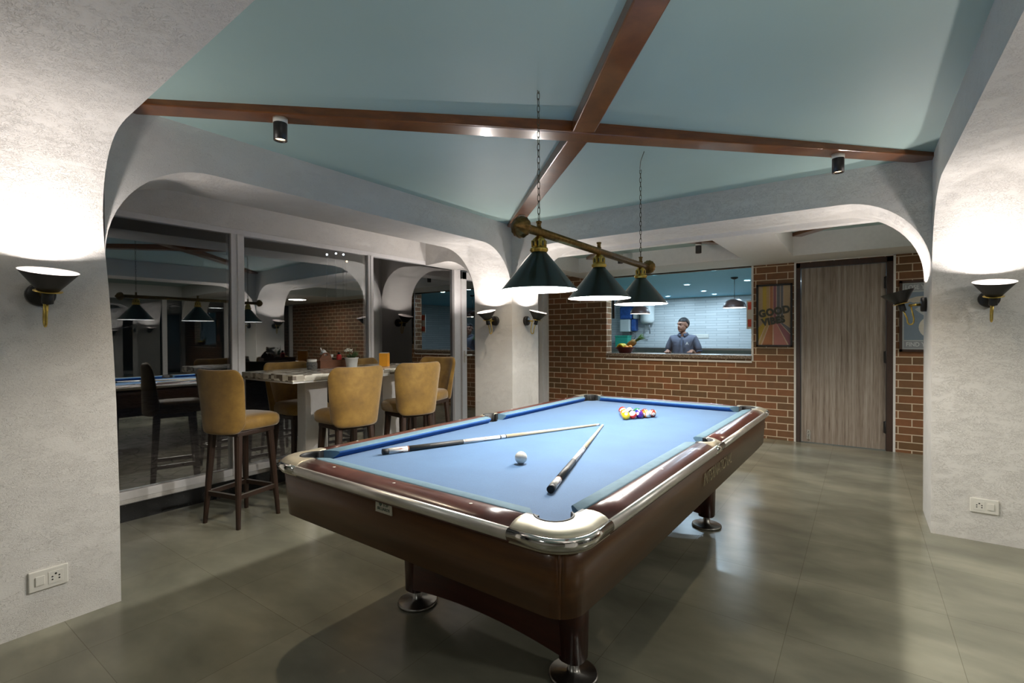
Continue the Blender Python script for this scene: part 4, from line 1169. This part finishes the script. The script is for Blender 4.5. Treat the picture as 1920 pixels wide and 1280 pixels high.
def kitchen_pendant(x, y, label, zsh=1.765):
    t = thing('pendant_lamp', label, 'pendant lamp', (x, y, KZ), 0, 'copper dome pendants over the kitchen counter')
    b = MB().mat('black_paint'); b.lathe([(.055, 0), (.055, -.012), (.03, -.028), (.012, -.034)], n=24); b.build('ceiling_rose', parent=t)
    zz = zsh-KZ
    b = MB().mat('black_paint'); b.tube([(0, 0, -.03), (0, 0, zz+.145)], .004, 8); b.build('cord', parent=t)
    b = MB().mat('copper_shade'); pr = [(.172*math.cos(PI/2*i/10)**.85 if i < 10 else .015, zz+.142*math.sin(PI/2*i/10)) for i in range(11)]
    b.lathe(pr, n=36, caps=False); b.mat('shade_white'); b.lathe([(r*.97, z-.003 if i else z) for i, (r, z) in enumerate(pr)], n=36, caps=False); b.build('lamp_shade', parent=t)
    b = MB().mat('bulb_white'); b.ball((0, 0, zz+.045), .028, 14, 10); b.build('bulb', parent=t)
    lamp('POINT', 'pendant_bulb_light', (0, 0, zz+.012), 7, (1, .88, .72), .02, parent=t)
kitchen_pendant(-1.655, 8.45, 'copper dome pendant hanging at the right of the serving hatch')
kitchen_pendant(-3.205, 8.42, 'copper dome pendant directly below the farthest green lamp shade', 1.715)
def kitchen_stuff():
    t = thing('water_heater', 'white cylindrical water heater on the tiled kitchen wall', 'water heater', (-4.415, KY1-.19, 1.62))
    b = MB().mat('heater_white'); b.lathe([(.02, .0), (.12, .01), (.165, .05), (.175, .10), (.175, .50), (.16, .54), (.08, .56), (.02, .562)], n=32); b.build('tank', parent=t)
    b = MB().mat('cable'); b.tube([(.05, -.02, .01), (.06, -.01, -.12), (.02, .12, -.24)], .012, 8); b.build('pipe', parent=t)
    b = MB().mat('cable'); b.tube([(-.05, -.02, .01), (-.10, .05, -.20), (-.22, .15, -.34), (-.05, .17, -.40)], .008, 8); b.build('hose', parent=t)
    t = thing('water_purifier', 'white and blue water purifier on the kitchen wall above the fruit bowl', 'water purifier', (-4.93, KY1-.12, 1.42))
    b = MB().mat('heater_white'); b.box((-.22, -.12, 0), (.06, .12, .33)); b.build('lower_case', parent=t, bevel=.03)
    b = MB().mat('purifier_blue'); b.box((-.22, -.11, .335), (.10, .115, .66)); b.build('upper_case', parent=t, bevel=.03)
    b = MB().mat('purifier_blue'); b.box((.075, -.08, .02), (.21, .11, .33)); b.build('filter_housing', parent=t, bevel=.03)
    b = MB().mat('heater_white'); b.box((.13, -.09, .335), (.25, .11, .60)); b.build('side_tank', parent=t, bevel=.03)
    b = MB().mat('steel'); b.box((-.17, -.05, -.14), (.02, .10, -.001)); b.build('bracket', parent=t)
    b = MB().mat('cable'); b.tube([(.10, 0, .0), (.16, .06, -.12), (.06, .1, -.22)], .01, 8); b.build('hose', parent=t)
    o = MB().mat('black_paint'); o.box((-.02, -.02, 0), (.02, .02, .60)); tag(o.build('window_bar', loc=(-3.19, YK+.24, 1.60)), 'thin dark upright bar just inside the left edge of the serving hatch', 'bar')
    # green crate on the back bench
    o = MB().mat('crate_green'); o.box((-.17, -.12, 0), (.17, .12, .26)); o.box((-.18, -.13, .262), (.18, .13, .30)); tag(o.build('storage_box', loc=(-4.98, KY1-.40, 1.0501), bevel=.01), 'green plastic box on the kitchen bench behind the fruit bowl', 'box')
    t = thing('kitchen_bench', 'steel kitchen bench along the tiled back wall', 'bench', (-3.6, KY1-.36, 0))
    b = MB().mat('steel'); b.box((-2.6, -.34, .99), (2.6, .34, 1.03)); b.build('bench_top', parent=t)
    for x in (-2.5, 0, 2.5):
        b = MB().mat('steel'); b.box((x-.03, -.3, 0), (x+.03, .3, .99)); b.build('leg', parent=t)
    bpy.data.objects['storage_box'].location.z = 1.0305
    t = thing('switch_board', 'long white switch plate on the tiled wall to the right of the man', 'switch', (-3.158, KY1, 1.305))
    b = MB().mat('white_plastic'); b.box((-.175, -.014, -.05), (.175, 0, .05)); b.build('cover_plate', parent=t, bevel=.004)
    for k in range(4):
        b = MB().mat('white_plastic'); b.box((.02+k*.035, -.019, -.025), (.05+k*.035, -.014, .025)); b.build('switch', parent=t)
    t = thing('wall_notice', 'white notice with red print at the right edge of the hatch', 'notice', (-1.215, YK+.205, 1.60))
    b = MB().mat('white_plastic'); b.box((-.045, -.004, -.19), (.10, .004, .19)); b.build('board', parent=t)
    for z in (.12, -.11):
        b = MB().mat('sign_red'); b.box((-.03, -.006, z-.05), (.09, -.0042, z+.05)); b.build('printed_block', parent=t)
kitchen_stuff()
# fruit bowl
ZC = OZ0+.050
def fruit():
    cx, cy = -2.965, YK+.15
    o = MB().mat('bowl_red'); o.lathe([(.0, .0), (.085, .0), (.095, .008), (.150, .088), (.156, .092), (.146, .092), (.085, .016), (.0, .012)], n=36, caps=False)
    tag(o.build('fruit_bowl', loc=(cx, cy, ZC)), 'dark red woven bowl on the left end of the counter', 'bowl')
    nm = ['leftmost banana of the bunch in the bowl', 'second banana from the left in the bowl', 'middle banana of the bunch in the bowl', 'fourth banana of the bunch in the bowl', 'rightmost banana of the bunch in the bowl']
    for k in range(5):
        b = MB().mat('banana'); a = -1.1+k*.38; pts = []
        for i in range(9):
            f = i/8; pts.append((-.045+.115*(f-.5), -.085+.037*k, .088+.045*math.sin(PI*f)-.002*abs(k-2)))
        b.tube(pts, [.005, .013, .0165, .0175, .018, .0175, .0165, .012, .005], 10)
        tag(b.build('banana', loc=(cx, cy, ZC)), 'yellow-green ' + nm[k], 'banana', 'bananas in the fruit bowl')
    t = thing('pineapple', 'pineapple lying in the bowl with its green crown pointing up right', 'pineapple', (cx+.040, cy+.055, ZC+.118)); t.rotation_euler = (0, R(58), 0)
    b = MB().mat('pineapple_skin'); b.lathe([(.01, -.03), (.035, -.02), (.048, .02), (.050, .07), (.042, .11), (.02, .13)], n=24); b.build('body', parent=t)
    b = MB().mat('pine_leaf'); rr = random.Random(2)
    for k in range(34):
        a = rr.uniform(0, 2*PI); L = rr.uniform(.09, .16); sp = rr.uniform(.1, .42)
        b.tube([(.01*math.cos(a), .01*math.sin(a), .12), (L*.35*sp*math.cos(a), L*.35*sp*math.sin(a), .12+L*.5), (L*sp*math.cos(a), L*sp*math.sin(a), .12+L)], [.007, .009, .001], 4)
    b.build('crown', parent=t)
    for k, (x, y, z, lb) in enumerate(((.05, -.075, .085, 'orange at the front right of the fruit bowl'), (.095, -.035, .09, 'orange at the right rim of the fruit bowl'))):
        b = MB().mat('orange_fruit'); b.ball((0, 0, 0), .034, 18, 12); tag(b.build('orange', loc=(cx+x, cy+y, ZC+z)), lb, 'orange', 'oranges in the fruit bowl')
fruit()

# ------------------------------------------------------------------ the man behind the counter
simple('skin', (.36, .185, .125), .55, var=.06)
simple('hair_black', (.012, .012, .014), .6, var=.3)
simple('polo', (.135, .145, .195), .8, var=.12, scale=12)
simple('polo_trim', (.10, .115, .17), .8, var=.1)
simple('trousers', (.02, .02, .025), .8)
simple('shoe', (.012, .012, .012), .4)
simple('eye_white', (.6, .6, .6), .3)
simple('lip', (.26, .10, .085), .5)
def skin_mesh(name, chains, mat, parent, levels=2, extra=None, voxel=None, root=0):
    # chains: dict vert -> (pos, radius); edges list
    verts, radii, edges = chains
    me = bpy.data.meshes.new('t'); me.from_pydata([tuple(v) for v in verts], edges, []); o = bpy.data.objects.new('t', me); COL.objects.link(o)
    o.modifiers.new('k', 'SKIN'); sv = me.skin_vertices[0].data
    for i, r in enumerate(radii):
        sv[i].radius = r if isinstance(r, tuple) else (r, r); sv[i].use_root = (i == root)
    sb = o.modifiers.new('u', 'SUBSURF'); sb.levels = levels; sb.render_levels = levels
    dg = bpy.context.evaluated_depsgraph_get(); dg.update(); m2 = bpy.data.meshes.new_from_object(o.evaluated_get(dg))
    bpy.data.objects.remove(o)
    bm = bmesh.new(); bm.from_mesh(m2)
    if extra: extra(bm)
    m3 = bpy.data.meshes.new(name); bm.to_mesh(m3); bm.free()
    o = bpy.data.objects.new(name, m3); COL.objects.link(o)
    if voxel:
        md = o.modifiers.new('r', 'REMESH'); md.mode = 'VOXEL'; md.voxel_size = voxel; md.use_smooth_shade = True
        ms = o.modifiers.new('s', 'SMOOTH'); ms.iterations = 3; ms.factor = .5
        dg = bpy.context.evaluated_depsgraph_get(); dg.update(); m4 = bpy.data.meshes.new_from_object(o.evaluated_get(dg)); o.modifiers.clear(); o.data = m4
    o.data.materials.clear(); o.data.materials.append(M[mat])
    for p in o.data.polygons: p.use_smooth = True
    o.data.name = name
    if parent: o.parent = parent
    return o
def man():
    # local frame: faces -y, origin between the feet on the floor; 1.60 m tall in this scene
    T = thing('person', 'man in a grey polo shirt standing behind the serving counter, looking to the side', 'person', (-2.235, YK+.66, 0), R(5))
    V, Rr, E = [], [], []
    def add(p, r, prev=None):
        V.append(Vector(p)); Rr.append(r)
        if prev is not None: E.append((prev, len(V)-1))
        return len(V)-1
    pel = add((0, 0, .84), (.135, .10)); w_ = add((0, 0, .98), (.135, .095), pel); ch = add((0, .005, 1.14), (.155, .105), w_); ub = add((0, .01, 1.26), (.135, .085), ch)
    nk = add((0, .005, 1.335), (.052, .055), ub); n2 = add((0, -.005, 1.40), (.050, .052), nk)
    for s in (-1, 1):
        sh = add((s*.155, .01, 1.275), .058, ub); el = add((s*.228, .0, 1.04), .040, sh); 
        fa = add((s*.222, -.10, .99), .036, el); wr = add((s*.185, -.235, ZC+.036), (.026, .020), fa)
        pm = add((s*.172, -.285, ZC+.032), (.034, .016), wr); kn = add((s*.165, -.315, ZC+.028), (.036, .013), pm)
        for k in range(4):
            L = (.060, .072, .066, .050)[k]; xo = s*(.165) + (k-1.5)*.0185; d = (k-1.5)*.05
            a = add((xo, -.335, ZC+.026), .0082, kn); b_ = add((xo+d*.03, -.335-L*.5, ZC+.022), .0078, a); add((xo+d*.05, -.335-L*.92, ZC+.012), .0068, b_)
        th = add((s*.165-s*.034, -.285, ZC+.020), .010, pm); add((s*.165-s*.052, -.318, ZC+.014), .0085, th)
        hp = add((s*.085, 0, .77), .085, pel); knn = add((s*.10, -.01, .43), .055, hp); an = add((s*.11, .01, .09), .036, knn); ft = add((s*.115, -.06, .045), .038, an); add((s*.12, -.15, .035), .030, ft)
    hr = R(-32)
    H = Vector((0, -.012, 1.485))
    hm = Matrix.Translation(H) @ Matrix.Rotation(hr, 4, 'Z')
    def extra(bm):
        def blob(c, r, sc, seg=20, rg=14):
            bmesh.ops.create_uvsphere(bm, u_segments=seg, v_segments=rg, radius=r, matrix=hm @ Matrix.Translation(c) @ Matrix.Diagonal((*sc, 1)))
        blob((0, .012, .022), .1, (.74, .90, .88)); blob((0, -.022, -.040), .1, (.60, .68, .70)); blob((0, -.060, -.088), .03, (1.0, .75, .7))
        blob((0, -.088, -.019), .015, (.85, 1.1, 1.1)); blob((0, -.084, .004), .011, (.75, .9, 2.2))
        blob((.012, -.088, -.024), .008, (1, 1, .8)); blob((-.012, -.088, -.024), .008, (1, 1, .8))
        blob((0, -.080, .028), .03, (1.6, .4, .35)); blob((.034, -.050, -.022), .022, (1, .8, .9)); blob((-.034, -.050, -.022), .022, (1, .8, .9))
        for s in (-1, 1): blob((s*.076, .012, -.008), .03, (.30, .62, 1.05), 12, 10)
        blob((0, -.078, -.052), .02, (1.3, .5, .6))
    body = skin_mesh('body', (V, Rr, E), 'skin', T, 2, extra, .0065)
    # polo shirt: torso with short sleeves
    V2, R2, E2 = [], [], []
    def a2(p, r, prev=None):
        V2.append(Vector(p)); R2.append(r)
        if prev is not None: E2.append((prev, len(V2)-1))
        return len(V2)-1
    q0 = a2((0, .0, .80), (.162, .125)); q1 = a2((0, .0, .92), (.160, .118), q0); q2 = a2((0, .0, 1.05), (.166, .118), q1); q3 = a2((0, .005, 1.17), (.175, .118), q2); q4 = a2((0, .01, 1.265), (.150, .095), q3); q5 = a2((0, .006, 1.345), (.078, .072), q4)
    for s in (-1, 1):
        s1 = a2((s*.155, .01, 1.272), .074, q4); s2 = a2((s*.205, .006, 1.17), .066, s1); a2((s*.232, .0, 1.075), .062, s2)
    skin_mesh('polo_shirt', (V2, R2, E2), 'polo', T, 2, None, .008)
    # collar
    b = MB().mat('polo_trim'); rows = []
    for i in range(29):
        a = -PI/2+.28+(2*PI-.56)*i/28; c, s = math.cos(a), math.sin(a)
        fr = max(0, -s)
        rows.append([(.058*c, .004+.060*s, 1.372-.020*fr), (.066*c, .004+.068*s, 1.374-.020*fr), (.086*c*(1+.10*fr), .004+.086*s, 1.338-.034*fr), (.078*c, .006+.078*s, 1.330-.030*fr)])
    b.sweep(rows, wrap=True); b.build('collar', parent=T)
    b = MB().mat('polo_trim'); b.box((-.013, -.121, 1.17), (.013, -.111, 1.30), Matrix.Rotation(-.24, 3, 'X')); pk = b.build('button_placket', parent=T, bevel=.002)
    tm = text_mesh('chest_logo', 'A', .060, 'white_plastic', parent=T, loc=(.082, -.126, 1.205), rot=(PI/2-.1, 0, .22), extrude=.001, offset=.0008)
    for s in (-1, 1):
        b = MB().mat('polo_trim'); rows = []
        c0, c1 = Vector((s*.2265, .001, 1.098)), Vector((s*.2325, .0, 1.073)); ax = (c1-c0).normalized()
        b.lathe([(.050, 0), (.0525, .004), (.052, .024), (.047, .024), (.045, 0)], c0, ax, 24, caps=False); b.build('sleeve_cuff', parent=T)
    # trousers and shoes
    V3, R3, E3 = [], [], []
    def a3(p, r, prev=None):
        V3.append(Vector(p)); R3.append(r)
        if prev is not None: E3.append((prev, len(V3)-1))
        return len(V3)-1
    r0 = a3((0, 0, .86), (.150, .115))
    for s in (-1, 1):
        h1 = a3((s*.088, 0, .75), .098, r0); h2 = a3((s*.102, -.01, .42), .070, h1); a3((s*.112, .01, .085), .058, h2)
    skin_mesh('trousers', (V3, R3, E3), 'trousers', T, 2, None, .009)
    for s in (-1, 1):
        b = MB().mat('shoe'); b.ball((s*.118, -.065, .040), .1, 20, 12, (.50, 1.40, .40)); b.build('shoe', parent=T)
    # face details
    def H_(c): return hm @ Vector(c)
    for s in (-1, 1):
        b = MB().mat('eye_white'); b.ball(H_((s*.029, -.0775, .006)), (.0085), 12, 8, (1.15, .6, .5)); e = b.build('eye', parent=T)
        b = MB().mat('hair_black'); b.ball(H_((s*.029+.003, -.0835, .006)), .0052, 10, 8, (1, .5, .85)); b.build('iris', parent=e)
        b = MB().mat('hair_black'); b.tube([H_((s*.048, -.068, .022)), H_((s*.032, -.084, .028)), H_((s*.014, -.088, .024))], [.002, .0042, .003], 6); b.build('eyebrow', parent=T)
    b = MB().mat('lip'); b.tube([H_((-.024, -.078, -.051)), H_((-.008, -.088, -.049)), H_((.008, -.088, -.049)), H_((.024, -.078, -.051))], [.002, .0048, .0048, .002], 8); b.build('mouth', parent=T)
    b = MB().mat('hair_black')
    g = bmesh.ops.create_uvsphere(b.bm, u_segments=32, v_segments=24, radius=.1, matrix=hm @ Matrix.Translation((0, .018, .030)) @ Matrix.Diagonal((.765, .905, .895, 1)))
    inv = hm.inverted(); dele = []
    for v in b.bm.verts:
        q = inv @ v.co; hl = .052 if q.y < -.02 else (.052-(q.y+.02)*1.6 if q.y < .03 else -.050)
        if q.z < hl: dele.append(v)
    bmesh.ops.delete(b.bm, geom=dele, context='VERTS')
    for f in b.bm.faces: f.smooth = True
    b.build('hair', parent=T, solid=.006)
man()

# garden lights far outside the window
for k, (y, z, m, lb) in enumerate(((6.049, 3.035, 'bulb_cool', 'leftmost tiny light at the top of the middle window pane'), (6.264, 3.085, 'bulb_cool', 'middle tiny light at the top of the middle window pane'), (6.447, 3.087, 'bulb_cool', 'right-hand tiny white light at the top of the middle window pane'),
        (6.53, 2.951, 'bulb_warm', 'warm tiny light just below the others in the middle window pane'), (7.427, 2.911, 'bulb_cool', 'left one of two small lights at the top of the narrow window pane'), (8.272, 2.952, 'bulb_cool', 'right one of two small lights at the top of the narrow window pane'))):
    t = thing('garden_light', lb, 'garden light', (-9.0, y, -.12), 0, 'small lights in the dark garden beyond the window')
    b = MB().mat('night_teal'); b.tube([(0, 0, 0), (0, 0, z+.09)], .02, 8); b.build('pole', parent=t)
    b = MB().mat(m); b.ball((0, 0, z+.12), .030 if k > 3 else .020, 10, 8); b.build('lamp_head', parent=t)
